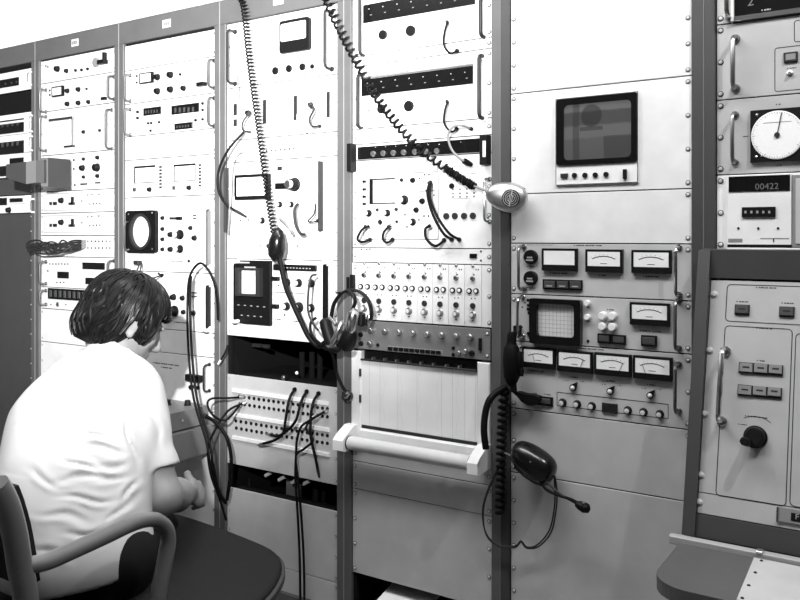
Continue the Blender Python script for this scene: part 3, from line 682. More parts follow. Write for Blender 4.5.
# ================================================================ rack 5
blank('plain white panel at the top above the television monitor', 5, None, 94)
u = Unit('television_monitor', 'small television monitor with a dim picture set into a white panel', 'television', 5, 94.4, 194, deep=.34)
o = u.box('cabinet', 556.5, 99.5, 185.5, 638.6, .006, 'white', ch=.001); u.outline(556.5, 99.5, 185.5, 638.6, .6, 'engrave', .001).location.y = -.006
a, b, z0, z1 = u.R(558, 100.5, 165.3, 638)
s0, s1, t0, t1 = u.R(565, 106, 160.8, 632.5)
build('screen_surround', MB().ring(rrect(a, b, z0, z1, .003), rrect(s0, s1, t0, t1, .012), -.012, -.004), 'black_gloss', o)
n = 12; v = []; f = []
for j in range(n+1):
    for i in range(n+1):
        p, q = i/n*2-1, j/n*2-1; v.append((s0-.001+(s1-s0+.002)*i/n, -.006-.005*(1-p*p)*(1-q*q), t0-.001+(t1-t0+.002)*j/n))
for j in range(n):
    for i in range(n): f.append((j*(n+1)+i, j*(n+1)+i+1, (j+1)*(n+1)+i+1, (j+1)*(n+1)+i))
build('screen', MB().add(v, f), 'tv', o, 0)
u.box('screen_trim', 557.5, 165.5, 166.3, 638.2, .0065, 'mid_grey', o, ch=0)
u.box('rocker_switch', 562, 174, 178, 569, .012, 'dark_grey'); u.box('rocker_switch', 624.3, 169.6, 179, 627.8, .014, 'black')
for k_, (x, y) in enumerate(((575.5,175.6),(586,175.5),(596.3,175.2),(607,174.6))): u.round('knob', x, y, 2.7, 'black', 'tall', n=12)
u.dots([(618,174.5)], .8)
blank('plain white panel under the television monitor', 5, 194.4, 243)
u = Unit('control_unit', 'grey control panel with three wide meters in a row and two round indicators', 'instrument', 5, 243.4, 293.5, 'panel_b')
for i, q in enumerate(((543.3, 248.3, 270.3, 578.3), (586.8, 249.2, 271.8, 623.7), (632.6, 249.8, 272.8, 672.3))):
    u.meter(*q, arc=i > 0, d=.012)
for y in (257, 278): 
    o = u.round('indicator_dial', 531.5, y, 7.2, 'black', 'flat', n=24)
    for zz, wd in ((-.05, .42), (-.42, .55)): build('marking', MB().box(-wd, wd*.9, -.63, -.6, zz-.1, zz+.1), 'digit', o)
o = u.box('button_row', 543.3, 279, 289, 582.8, .006, 'black')
for i in range(3): u.box('pushbutton', 545.2+12.9*i, 280.6+.3*i, 287.6+.3*i, 556+12.9*i, .010, 'lens_grey', o); u.box('lettering', 547.5+12.9*i, 285.0+.3*i, 286.2+.3*i, 553.5+12.9*i, .0104, 'digit', o, ch=0)
u.letters(574, 245.4, 12, 1.1); u.letters(525, 244.8, 13, .7, 'faint'); u.letters(550, 273, 8); u.letters(599, 275.5, 3); u.letters(643, 276.5, 7); u.letters(527, 266.5, 4, .8); u.letters(527, 287.8, 4, .8)
u.handle(518.5, 247, 289.5, 'steel', .036, .0042); u.handle(675.5, 247.5, 295.5, 'chrome', .036, .0042)
u = Unit('display_scope', 'grey panel with a white gridded scope screen in a thick black frame', 'oscilloscope', 5, 293.9, 340.5, 'panel_b')
a, b, z0, z1 = u.R(532, 297.7, 342.0, 582.8); s0, s1, t0, t1 = u.R(539.5, 302.8, 334.8, 576.5)
o = build('screen_frame', MB().ring(rrect(a, b, z0, z1, .006), rrect(s0, s1, t0, t1, .010), -.02, 0), 'black_gloss', u.t)
sc = build('screen', MB().box(s0-.002, s1+.002, -.008, 0, t0-.002, t1+.002), 'off_white', o)
b_ = MB()
for i in range(1, 10): b_.box(s0+(s1-s0)*i/10-.0003, s0+(s1-s0)*i/10+.0003, -.0084, -.008, t0, t1)
for i in range(1, 8): b_.box(s0, s1, -.0084, -.008, t0+(t1-t0)*i/8-.0003, t0+(t1-t0)*i/8+.0003)
build('graticule', b_, 'mid_grey', o)
u.knobs([(588.2,303,3.1),(588.2,317,3.1)], 'white', 'tall'); u.knobs([(603.7,315.5,4.2),(613.6,315.8,4.2),(603.7,326,4.1),(613.6,326.6,4.2)], 'white', 'tall')
u.meter(631, 301.8, 324, 670.5, d=.012, needle=None)
for q in ((598.3, 333.2, 342.5, 611.5), (612.5, 334.3, 343.5, 626.3), (641.8, 334.8, 345.5, 657.3)): 
    o = u.box('pushbutton', *q, .008, 'black'); u.box('lens', q[0]+1.5, q[1]+1.7, q[2]-1.7, q[3]-1.5, .0095, 'lens_grey', o)
u.dots([(528,300),(528.2,305),(528.2,309),(529,313),(588,341)], 1.6, 'black'); u.knobs([(528.5,333.5,1.8)], 'black'); u.dots([(525,302.5),(522.5,307),(522.5,327)], .8)
u.letters(574, 295.8, 13, 1.0); u.letters(607, 309.6, 3); u.letters(606, 321.2, 3, .7); u.letters(640, 330.5, 9); u.letters(586, 307.5, 2, .7); u.letters(586, 321, 2, .7)
u.line(629.8, 301, 630.3, 40*.0+.4); u.handle(517.5, 298, 338, 'chrome', .036, .0042); u.handle(675, 301.5, 349.5, 'steel', .036, .0042)
u = Unit('control_unit', 'grey panel with four wide meters in a row above pointer knobs and six round knobs', 'instrument', 5, 341.0, 407.5, 'panel_b')
for i, q in enumerate(((523.7, 346.0, 366.2, 556.2), (558.4, 349.2, 370.2, 593.6), (595.6, 351.8, 373.8, 632.2), (634.2, 354.6, 377.5, 673.0))): u.meter(*q, d=.012, needle=(.25, .9, .95, .1)[i])
for x, y in ((573.7, 387.3), (610.8, 391), (650.8, 395)): u.pointer(x, y, 3.4, 35); u.letters(x-4, y-10.5, 4); u.letters(x-9, y-7, 2, .7); u.letters(x+6, y-6, 2, .7)
u.outline(556.8, 391.8, 405.8, 668.5, .6, 'engrave', .001)
u.knobs([(562.8,402.5,4.2),(577.3,404.1,4.2),(592,406,4.2),(628,410.2,4.2),(643.7,412,4.2),(660,414,4.2)], 'black', 'round', cap='bright_cap')
u.box('window', 602.3, 402.3, 411.8, 617.8, .005, 'glass_dark')
o = u.box('button_pair', 526, 394.3, 403.2, 553.2, .005, 'black'); u.box('pushbutton', 540.5, 397.5, 402.5, 551.5, .009, 'lens_grey', o)
u.letters(529, 370.3, 7); u.letters(533, 393, 2, .8); u.letters(544, 394, 3, .8); u.letters(576, 347.8, 12, 1.0)
u.handle(675, 366, 413.5, 'steel', .036, .0042); u.dots([(520.5, 347)], 1.6, 'chrome')
blank('plain grey panel under the panel of four meters', 5, 408, 471.5, 'panel_b')
blank('large plain grey panel at the bottom of the rack with the television monitor', 5, 472, None, 'panel_b')

# ================================================================ rack 6
def r6(name, label, cat, yt, yb, m='panel_c', **kw): return Unit(name, label, cat, 6, yt, yb, m, **kw)
u = r6('digital_counter', 'counter with glowing digits in a black window at the top above the key panel', 'counter', None, 25)
u.box('display_window', 735, -50, 17.5, 900, .006, 'black_gloss'); u.box('frame_strip', 733, 17.5, 22.5, 900, .010, 'chrome'); u.box('frame_strip', 731.5, -50, 22.5, 734.5, .012, 'white')
for x, s_ in ((751, '2'),):
    lx, lz = u.loc(x, 2.5-(x-751)*.12); link('digit', text_mesh(s_, .030), 'dim_digit', u.t, (lx, -.0066, lz))
u.letters(762, 11, 4, 1.4, 'digit').location.y = -.006; u.handle(726.5, -30, 14, 'chrome', .036, .005)
u = r6('key_panel', 'pale grey panel with a small key switch in an engraved square', 'instrument', 25.4, 100.3)
u.outline(774.5, 48, 92, 830, .7); u.outline(794, 20.5, 42.5, 840, .7)
o = u.box('indicator', 783.8, 53.2, 62.8, 798, .006, 'dark_grey'); u.box('lens', 786, 54.8, 61, 796, .007, 'mid_grey', o)
u.knobs([(790,73.5,3)], 'alum', 'skirt'); u.letters(787, 68.5, 4, .8); u.handle(732.8, 36, 86.3, 'steel', .036, .0055)
u = r6('dial_panel', 'pale grey panel with a large round white dial in a black square', 'instrument', 100.7, 175)
o = u.box('dial_mount', 751, 111.2, 162.8, 806, .010, 'black')
lx, lz = u.loc(778, 135.5); rr = 24.2*u.mpp(778, 135.5)
d = build('dial_face', MB().lathe([(1,0),(1,-.2),(.97,-.25),(0,-.25)], 40, (0,0,0)), 'paper', o, 35); d.location = (lx, -.010, lz); d.scale = (rr, .012, rr)
b_ = MB()
for i in range(60):
    a_ = math.radians(6*i); r0 = rr*(.86 if i % 5 == 0 else .91); b_.tube([(lx+r0*math.sin(a_), -.0134, lz+r0*math.cos(a_)), (lx+rr*.95*math.sin(a_), -.0134, lz+rr*.95*math.cos(a_))], .0004, 4)
b_.box(lx-.030, lx+.03, -.0136, -.0131, lz+.029, lz+.0298)
build('scale', b_, 'engrave', o)
build('needle', MB().tube([(lx, -.0145, lz), (lx+rr*.17, -.0145, lz+rr*.9)], .0011, 5), 'engrave', o); build('hub', MB().lathe([(1,0),(1,-.6),(0,-.6)], 12), 'dark_grey', o, 35, (lx, -.013, lz)).scale = (.006, .006, .006)
for x, y in ((757.5, 115.5), (757, 157), (763, 156)): u.round('screw', x, y, 1.6, 'chrome', 'dome', n=8).location.y = -.010
u.line(743, 136.5, 748.5); u.handle(732.3, 113, 161.5, 'steel', .036, .0045); u.letters(776, 104.5, 2); u.letters(777, 165.5, 2)
u = r6('digital_counter', 'white counter with five digits in a black window above the sloping console', 'counter', 175.4, 250.5, 'white')
body = u.box('front_block', 728.5, 176, 248.5, 792.3, .014, 'white'); u.box('display_window', 730, 177.2, 192.3, 791, .0165, 'black_gloss', body)
lx, lz = u.loc(768, 187); link('digits', text_mesh('00422', .0205), 'dim_digit', body, (lx, -.0170, lz)); 
sm = u.box('thumbwheel_bank', 743.3, 207.5, 217.3, 776.6, .019, 'black', body)
for i in range(5): u.box('thumbwheel', 746+5.9*i, 211, 213.6, 748+5.9*i, .0205, 'digit', body, ch=0)
for x in (739.5, 759.3, 779): u.round('pushbutton', x, 228.3, 1.2, 'black', 'flat', n=8, parent=body).location.y = -.014
u.box('badge', 729.5, 238.6, 242, 743.5, .0148, 'mid_grey', body, ch=0); u.box('slot', 761, 238, 238.7, 790, .0148, 'mid_grey', body, ch=0); u.box('slot', 774, 238.5, 242, 775.2, .0148, 'dark_grey', body, ch=0)
u.box('base_strip', 728.5, 244.3, 247.4, 792.3, .0152, 'black', body); u.box('base_trim', 728.5, 247.6, 250, 840, .018, 'white')
fr = u.box('side_frame', 793.2, 175.5, 247.4, 830, .016, 'mid_grey'); u.box('side_panel', 796.5, 179, 244, 826, .018, 'panel_b', fr)
# sloping console below rack 6
Z0 = H-.10; Y0 = -.058; Z1 = H-.609; Y1 = -.198; XC = rack_x(6)
WID = OPEN
tilt = math.atan2(Y0-Y1, Z0-Z1); Lp = math.hypot(Y0-Y1, Z0-Z1)
con = thing('sloping_console', 'dark grey console frame with a sloping face and a writing shelf at the foot', 'console', (XC-.0285, 0, 0))
def cons_poly(x0, x1, poly, name, m):
    n = len(poly); b = MB().add([(x0, y, z) for y, z in poly]+[(x1, y, z) for y, z in poly], [tuple(range(n)), tuple(range(2*n-1, n-1, -1))]+[(i, n+i, n+(i+1) % n, (i+1) % n) for i in range(n)])
    return build(name, b, m, con)
fy = lambda z: Y0-.010-(Z0-z)*(Y0-Y1)/(Z0-Z1)
ztop = H-.028; zbt = H-.655
for x0, x1 in ((.001, .0283), (.0287+OPEN, .056+OPEN)):
    cons_poly(x0, x1, [(-.0085, ztop), (fy(Z0+.01), ztop-.004), (fy(zbt), zbt), (-.0085, zbt)], 'side_frame', 'post_dark')
cons_poly(.0284, .0286+OPEN, [(-.0005, ztop), (fy(Z0+.01)+.004, ztop-.002), (fy(Z0+.01)+.004, Z0+.004), (-.0005, Z0+.004)], 'cross_bar', 'post_dark')
cons_poly(.0284, .0286+OPEN, [(-.0005, Z1-.001), (fy(Z1)+.006, Z1-.001), (fy(zbt)+.006, zbt), (-.0005, zbt)], 'bottom_rail', 'post_dark')
cons_poly(.001, .056+OPEN, [(-.0085, zbt-.001), (-.20, zbt-.001), (-.20, .0), (-.0085, .0)], 'plinth', 'post_dark')
PM = Matrix.Translation((XC+.0005, Y1, Z1)) @ Matrix.Rotation(-tilt, 4, 'X')
u = Unit('console_panel', 'sloping pale grey panel with lit push buttons and one big black knob', 'control panel', 6, 0, 0, 'panel_c', plane=(PM, Lp, WID-.001), deep=.02, screws=None)
for x, y in ((714.5,294.5),(710,350.5),(705,414),(701.2,475),(699.5,502)): u.round('screw', x, y, 3.0, 'screw', 'screw', n=12)
u.outline(727, 284, 321.5, 850, .8, r=.010); u.outline(724.8, 325.2, 497, 838-45, .8, r=.010); u.outline(795.5, 325+8, 507, 860, .8, r=.01)
u.line(697.5, 497.5-6, 860, .6)
def lit(x0, y0, y1, x1, n):
    o = u.box('button_bank', x0, y0, y1, x1, .004, 'dark_grey'); w_ = (x1-x0)/n
    for i in range(n):
        sl = .055*w_*i; u.box('pushbutton', x0+w_*i+.8, y0+1+sl, y1-1+sl, x0+w_*(i+1)-.8, .008, 'lens_grey' if n == 1 else 'mid_grey', o); u.box('lettering', x0+w_*i+4, (y0+y1)/2-.8+sl, (y0+y1)/2+.8+sl, x0+w_*(i+1)-4, .0085, 'engrave', o, ch=0)
lit(735.2, 304.5, 314.5, 750, 1); lit(779.5, 306.5, 316.7, 794.8, 1); lit(739.3, 362, 372.7, 783.5, 3); lit(738.2, 384.3, 395.2, 782.3, 3)
u.letters(736.5, 301.5, 5); u.letters(781.5, 303, 5); u.letters(756, 287.5, 8); u.letters(756.5, 328, 6); u.letters(757, 360.5, 3); u.letters(745, 415.7, 9); u.letters(738, 424, 4, .8)
k_ = u.round('knob', 755.5, 437, 11.5, 'black', 'round', n=28, depth=.8); build('crank', MB().tube([(-.52,-.9,-.58),(-.52,-2.9,-.58),(-.52,-3.05,-.58)], [.40,.38,.25], 12), 'black', k_, 40)
lx, lz = u.loc(755, 438); q = MB(); R_ = 22*u.mpp(755, 438); v = []
for i in range(13):
    an = math.radians(-32+6*i)
    for r_ in (R_-.0005, R_+.0005): v.append((lx+r_*math.sin(an), -.0006, lz+r_*math.cos(an)))
q.add(v, [(2*i, 2*i+1, 2*i+3, 2*i+2) for i in range(12)]); build('scale', q, 'engrave', u.t)
u.handle(722, 348.5, 420, 'chrome', .042, .006)
o = u.box('name_plate', 778, 506.5, 521, 850, .006, 'mid_grey'); u.box('plate_edge', 777, 506.5, 521.5, 779, .009, 'chrome', o)
u.box('plate_window', 791.5, 512.5, 520.5, 850, .0075, 'black', o); lx, lz = u.loc(797.5, 517); link('lettering', text_mesh('F', .016), 'digit', o, (lx, -.0080, lz))
# writing shelf
zs = H-.663
sh = thing('writing_shelf', 'grey rounded shelf projecting from the foot of the sloping console', 'shelf', (2.69, -.24, zs))
P = [(0, 0), (.60, 0), (.60, -.252)] + [(.075+.075*math.cos(a), -.177+.075*math.sin(a)) for a in [math.radians(270-9*i) for i in range(11)]]
n = len(P); 
build('top', MB().add([(x, y, 0) for x, y in P]+[(x, y, -.028) for x, y in P], [tuple(range(n)), tuple(range(2*n-1, n-1, -1))]+[(i, n+i, n+(i+1) % n, (i+1) % n) for i in range(n)]), 'desk_grey', sh)
build('inlay_plate', MB().add([(.152,-.018,.003),(.58,-.018,.003),(.58,-.245,.003),(.160,-.245,.003),(.152,-.018,.0002),(.58,-.018,.0002),(.58,-.245,.0002),(.160,-.245,.0002)], [(0,1,2,3),(7,6,5,4),(0,4,5,1),(1,5,6,2),(2,6,7,3),(3,7,4,0)]), 'panel_b', sh)
for y in (-.03, -.10, -.17, -.235): link('screw', shared(('dome', 8), lambda: lathe_mesh('dome', 8), 'dark_grey'), None, sh, (.168, y, .003), (.0035,)*3, (math.pi/2*-1, 0, 0))
build('back_rail', MB().box(-.022, .6, -.012, .006, -.006, .012, .002), 'rail_grey', sh)
build('leg', MB().box(.02, .56, -.02, .01, -zs, -.029), 'post_dark', sh)
for x_ in (.155,): build('rail_clip', MB().box(x_, x_+.012, -.014, .002, .010, .016, .001), 'alum', sh)
bx = thing('desk_box', 'small upright box with a pale metal rim on the writing shelf', 'box', (2.985, -.40, zs+.003))
build('body', MB().box(0, .12, .002, .08, .0, .10, .003), 'dark_grey', bx); build('rim', MB().ring(rrect(-.004,.124,0,.104,.006), rrect(.004,.116,.008,.096,.004), -.002, .004), 'alum', bx)
# ================================================================ things inside the open gaps of rack 3
for i, (x, y) in enumerate(((268, 474), (281.5, 478.3), (294.5, 481), (306, 482.5))):
    p = onY(x, y, .05)
    t = thing('cable_connector', 'white slanted cable connector inside the gap under the patch panel', 'connector', p, 'white connectors in the gap under the patch panel')
    build('barrel', MB().tube([(-.012, 0, -.008), (.014, 0, .008)], [.006, .007], 10), 'white', t, 40)
    build('cable', MB().tube(spline([(.014, 0, .008), (.035, .05, -.02), (.03, .20, -.10), (.03, .30, -.2)], 5), .004, 6), 'rubber', t, 60)
for i, x in enumerate((246, 291, 300, 312, 322)):
    a = onY(x, 466, .12+.02*i); b = onY(x+3*(i % 2), 492, .10+.02*i)
    tag(build('cable', MB().tube(spline([a+Vector((0,0,.05)), (a+b)/2+Vector((.01,0,0)), b-Vector((0,0,.1))], 6), .009+.003*(i % 2), 8), 'dark_grey', None, 60), 'dark thick cable hanging inside the gap under the patch panel', 'cable', 'cables inside the gap under the patch panel')
tag(build('metal_bracket', MB().box(1.27, 1.33, .10, .11, onY(250,485,.1).z-.02, onY(250,485,.1).z+.05), 'mid_grey', None), 'small grey metal bracket inside the gap under the patch panel', 'bracket')
for i, (x, y, l) in enumerate(((252, 345, .04), (262, 346, .03))):
    p = onY(x, y, .10); tag(build('metal_strip', MB().box(p.x, p.x+l, p.y, p.y+.01, p.z-.006, p.z+.006), 'dark_grey', None, None, None), ('dim metal strip' if i == 0 else 'short dim metal strip') + ' inside the gap above the patch panel', 'strip')
p = onY(297, 373, .02); tag(build('indicator_lamp', MB().lathe(PROF['dome'], 12), 'white', None, 40, p), 'tiny white lamp in the gap above the patch panel', 'lamp').scale = (.006, .008, .006)
tag(build('vacuum_tube', MB().lathe([(1,0),(1,-.02),(.9,-.03),(0,-.03)], 12), 'steel', None, 40, onY(286, 377, .02)), 'small dull metal can in the gap above the patch panel', 'metal can').scale = (.009, .5, .009)
for i, x in enumerate((302, 312, 320)):
    a = onY(x, 352, .10); tag(build('interior_tube', MB().tube([a+Vector((0,0,.0)), a-Vector((0,0,.12))], .010, 10), 'interior', None, 60), 'dim upright tube inside the gap above the patch panel', 'tube', 'tubes in the gap above the patch panel')
# paper in the black gap at the foot of rack 4
p = onY(381, 590, -.002)
t = thing('paper_sheet', 'white paper lying in the black gap at the foot of the chart recorder rack', 'paper', (p.x, -.03, p.z-.03))
build('sheet', MB().add([(0,-.02,.0),(.17,-.02,.0),(.17,.16,.05),(0,.16,.05),(0,-.02,-.003),(.17,-.02,-.003),(.17,.16,.047),(0,.16,.047)], [(0,1,2,3),(7,6,5,4),(0,4,5,1),(1,5,6,2),(2,6,7,3),(3,7,4,0)]), 'paper', t)
b = MB(); b.box(.02, .09, -.006, .0, .009, .0095); build('fastener', MB().tube([(.012,-.012,.003),(.012,-.012,.006)], .004, 8), 'dark_grey', t)
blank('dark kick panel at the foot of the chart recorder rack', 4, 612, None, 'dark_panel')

# ================================================================ cords
def cord(label, pts, r=.004, m='rubber', ends=None, name='cable', cat='cable', group=None, n=8, plug=None):
    """pts: (px, py, Y) - a picture direction and the distance in front of the rack plane."""
    P = spline([onY(x, y, Y) for x, y, Y in pts], n)
    t = thing(name, label, cat, P[0], group); o = P[0]
    build('cable', MB().tube([p-o for p in P], r, 7), m, t, 60)
    for e in (ends or []):
        q = P[0] if e[0] == 0 else P[-1]; d = (P[1]-P[0]).normalized()*-1 if e[0] == 0 else (P[-1]-P[-2]).normalized()
        rr = e[1]; ln = e[2]
        build('plug', MB().tube([q-o-d*ln*.4, q-o+d*ln*.3, q-o+d*ln], [rr, rr, rr*.7], 8), e[3] if len(e) > 3 else m, t, 40)
    return t
def jack_cord(label, pts, r, grp, m='rubber', plug='black'):
    P = spline([onY(x, y, Y) for x, y, Y in pts], 8); t = thing('cable', label, 'cable', P[0], grp); o = P[0]
    build('cable', MB().tube([p-o for p in P], r, 7), m, t, 60)
    a, b = P[0]-o, P[-1]-o
    q = onY(pts[0][0], pts[0][1], 0)-o; build('plug', MB().tube([(q.x, -.001-o.y, q.z), (a.x, a.y-.004, a.z)], .0052, 8), plug, t, 40)
    q = onY(pts[-1][0], pts[-1][1], 0)-o; build('plug', MB().tube([(q.x, -.001-o.y, q.z), (b.x, b.y-.004, b.z)], .0065, 8), m, t, 40)
    return t
G4 = 'short cords plugged into the chart recorder rack'
jack_cord('short cord plugged into the upper long-window unit', [(447.5,22,-.02),(444.5,33,-.035),(444,45,-.04),(450,53,-.035),(457.5,51,-.01)], .0034, G4)
jack_cord('short cord plugged into the lower long-window unit', [(447.5,101.5,-.02),(444.5,113,-.035),(444.5,124,-.04),(451,131.5,-.035),(457,129,-.01)], .0034, G4)
cord('pale looping cord with a black plug end over the strip of silver knobs', [(470.5,128.5,-.01),(462,125.5,-.04),(453,127,-.05),(448,136,-.05),(452,150,-.05),(461,159,-.05),(466,162,-.04)], .0036, 'mid_grey', [(1, .009, .02, 'black'), (0, .006, .008, 'black')], group=G4)
jack_cord('first short cord hanging from the oscilloscope, beside the headphones', [(366,226.5,-.03),(361,231,-.045),(357.5,239,-.05),(362,242,-.04),(370.5,239.5,-.01)], .0040, G4)
jack_cord('second short cord hanging from the oscilloscope, below its black knobs', [(389,226.5,-.03),(384,232,-.045),(383,239,-.05),(387,242.5,-.04),(393,239.5,-.01)], .0040, G4)
jack_cord('looped short cord under the oscilloscope next to the pair of long cords', [(430,226,-.03),(425.5,229,-.045),(426.5,239,-.05),(435.5,246,-.05),(444.5,240,-.01)], .0042, G4)
jack_cord('long cord crossing the oscilloscope, ending at the middle plug', [(429.5,183,-.025),(427.5,195,-.04),(433,215,-.045),(443,233,-.04),(452,239.5,-.01)], .0040, G4)
jack_cord('long cord crossing the oscilloscope, ending at the plug nearest the handle', [(431,182,-.025),(430,196,-.045),(437,216,-.05),(449,233,-.045),(459.5,239.5,-.01)], .0040, G4)
G3 = 'cords plugged into the patch panel rack'
cord('thin cord looping from the top panel beside the coiled cord', [(248.5,61,-.01),(240,62,-.04),(235.5,70,-.045),(238.5,88,-.03),(240,108,-.01)], .0022, 'mid_grey', group=G3)
cord('hook-shaped cord below the plug nearest the coiled cord', [(248.5,114,-.03),(243,122,-.04),(243,130,-.04),(251,132,-.01)], .0032, 'dark_grey', [(0, .007, .012)], group=G3)
cord('hook-shaped cord below the plug nearest the tall dark slot', [(311,106,-.03),(314,109,-.04),(309.5,119,-.04),(312,126,-.04),(319.5,126,-.01)], .0036, 'dark_grey', [(0, .007, .012), (1, .006, .006)], group=G3)
cord('dark cord curving down across the rack post from the slotted panel', [(244,132,-.03),(229,149,-.06),(219,170,-.07),(218.5,190,-.07),(226,204,-.05),(239,212.5,-.02)], .0045, 'rubber', [(1, .005, .03, 'dark_grey')], group=G3)
cord('thin grey cord arching over the edge of the slotted panel', [(243,152,-.01),(236,155,-.035),(231.5,168,-.045),(230,200,-.045),(228,235,-.03)], .0028, 'mid_grey', group=G3)
cord('thick curved lead plugged below the tuning dial', [(298,204,-.02),(294.5,210,-.04),(295.5,224,-.05),(300,233,-.05),(305,234.5,-.03)], .0050, 'dark_grey', group=G3)
cord('pale lead plugged below the tuning dial', [(280,219,-.02),(285,223,-.04),(290,229,-.05),(293,234.5,-.04)], .0052, 'mid_grey', group=G3)
cord('small looped lead plugged beside the tall dark rail', [(317.5,220.5,-.01),(313,222,-.03),(308,221,-.03),(314,214,-.03),(315.5,204,-.01)], .0026, 'dark_grey', [(0, .006, .005)], group=G3)
cord('thin looped cable in front of the oscilloscope knobs by the white handle', [(316,274.5,-.05),(311,277,-.08),(308.5,290,-.09),(308,310,-.09),(312,322,-.10),(318,330,-.12)], .0035, 'dark_grey', [(0, .004, .01, 'alum')], group=G3)
for i, (pts, lb) in enumerate((([(294.5,389.5,-.01),(289,400,-.05),(285.5,420,-.06),(283,433,-.055),(275,440,-.05),(262,444,-.04)], 'braided cord curving from the top of the patch panel to a bright plug'),
     ([(306.5,391.5,-.01),(301,402,-.05),(296,420,-.06),(287,431,-.055),(278,436,-.05),(270,434.5,-.03)], 'middle cord curving from the top edge of the patch panel'),
     ([(318.5,393.5,-.01),(313,403,-.05),(310.5,420,-.06),(311,438,-.06),(315,456,-.05),(318,471,-.04)], 'cord hanging straight down over the patch panel to a slim plug'))):
    cord(lb, pts, .0048, 'rubber', [(0, .0075, .006), (1, .005, .022, ('alum', 'alum', 'dark_grey')[i])], group=G3)
cord('cord crossing the patch panel from the jack nearest the chart recorder', [(325.5,411.5,-.01),(317,416,-.05),(309,421,-.06),(301,427,-.06),(297,440,-.06),(296,455,-.05),(295.5,480,-.05),(298,520,-.04),(300,570,-.04),(300.5,640,-.04)], .0042, 'rubber', [(0, .006, .02, 'alum')], group=G3)
cord('long thin cord hanging over the plain panels below the patch panel', [(313,418,-.02),(306,428,-.05),(313,440,-.06),(304,449,-.06),(296,456,-.055),(298,480,-.05),(301.5,520,-.04),(304,570,-.04),(304.5,640,-.04)], .0040, 'rubber', [(0, .006, .014, 'alum')], group=G3)
G2 = 'cables hanging in front of the rack behind the man'
for dx, lb, e in ((0, 'cable looping up over the white handle and down past the grey drawer', 0), (3.2, 'second cable hanging beside the first past the grey drawer', 1)):
    cord(lb, [(218+e*2,320,-.04),(217,300,-.05),(214,283,-.06),(207,268,-.07),(199-e*.5,263.5,-.08),(190+dx*.4,276,-.09),(187.5+dx*.7,300,-.09),(188+dx,340,-.10),(191+dx,380,-.11),(196+dx,408,-.12),(206+dx,440,-.13),(210+dx*.8,462,-.13),(217+dx*.6,490,-.09),(225+dx*.4,503,-.05)][(5 if e else 0):], .0042, 'rubber', group=G2)
cord('cable looping from the patch panel to the grey drawer, plugged at the upper jack row', [(241,397,-.01),(228,398,-.05),(212,398.5,-.08),(207.5,404,-.10),(213,415,-.10),(226,420,-.09),(240,405,-.02)], .0038, 'rubber', [(0, .0055, .018, 'alum'), (1, .0055, .014, 'alum')], group=G2)
cord('cable crossing the rack post from the patch panel towards the floor', [(244,403,-.01),(228,411,-.06),(214,432,-.10),(208,450,-.11),(211,475,-.10),(220,500,-.07),(226,520,-.04)], .0042, 'rubber', [(0, .0055, .016, 'alum')], group=G2)
cord('thick cable bowing out from the grey box across the rack post', [(205,416,-.10),(215,422,-.10),(226,436,-.09),(231,455,-.08),(230.5,475,-.07),(227,500,-.05)], .0062, 'rubber', [(0, .009, .02, 'dark_grey')], group=G2)
cord('thin cable with a frayed bright end on the rack post', [(227.5,345,-.03),(225,353,-.04),(220,361,-.045)], .0035, 'rubber', [(1, .004, .014, 'white')], group=G2)
cord('test lead clipped above the head of the man', [(141,262,-.03),(138,268,-.06),(136,275,-.07),(134,283,-.08)], .0026, 'dark_grey', group=G2)
cord('second test lead clipped above the head of the man', [(141.5,263,-.03),(140.5,269,-.06),(138.5,276,-.07),(136.5,284,-.08)], .0026, 'dark_grey', group=G2)
cord('short lead with a round plug beside the head of the man', [(162,275,-.01),(155,277.5,-.04),(147,280,-.06)], .0028, 'rubber', [(0, .0055, .006)], group=G2)
# bundle of tangled cables on rack 1: single looped cables
rr = random.Random(11)
for i in range(6):
    y0 = 241+2.1*i; pts = [(83, 240.5+1.5*i, -.01), (72, y0+rr.uniform(-1,1), -.03), (62, 240+rr.uniform(0,12), -.05), (52, 241+rr.uniform(0,13), -.06), (40, y0+rr.uniform(-3,3), -.07), (26+rr.uniform(0,4), 242+1.3*i, -.07), (30, 246+i*1.2, -.07), (44, 245+rr.uniform(-3,6), -.06), (58, 244+rr.uniform(-2,9), -.05), (80, 242+1.5*i, -.02)]
    cord('thin dark cable of the tangled bundle across the pale jack strip', pts, .0034, 'dark_grey', name='cable', group='tangled cable bundle', ends=[(0, .0035, .012, 'mid_grey')], n=6)
cord('loose loop of cable hanging below the tangled bundle', [(72,246,-.03),(62,252,-.06),(52,254,-.06),(46,252,-.06),(52,247,-.05),(64,243,-.04)], .0034, 'dark_grey', name='cable', group='tangled cable bundle', n=6)

# coiled cords with microphones
def coil(P, R, r, turns_per_m):
    P = spline(P, 24); out = []; L_ = 0.0
    u = None
    res = []
    for i in range(len(P)-1):
        d = P[i+1]-P[i]; n = max(1, int(d.length*turns_per_m*9))
        for k in range(n): res.append((P[i]+d*(k/n), d.normalized(), L_+d.length*k/n))
        L_ += d.length
    u = res[0][1].orthogonal().normalized()
    for p, t, l in res:
        u = (u-t*u.dot(t)).normalized(); v = t.cross(u); a = 2*math.pi*l*turns_per_m; k = R(l/L_) if callable(R) else R
        out.append(p+u*(math.cos(a)*k)+v*(math.sin(a)*k))
    return out
t = thing('hanging_microphone', 'dark egg-shaped microphone hanging on a long coiled cord before the dial panel', 'microphone', onY(277, 246, -.07))
o = t.location.copy(); Yq = -.07
P = [onY(x, y, Yq) for x, y in ((228,-22),(238,-6),(244,8),(248,45),(253,85),(258,120),(263,158),(268,195),(274,233))]
build('coiled_cord', MB().tube([p-o for p in coil(P, lambda f: .0095, .003, 82)], .0030, 5), 'rubber', t, 60)
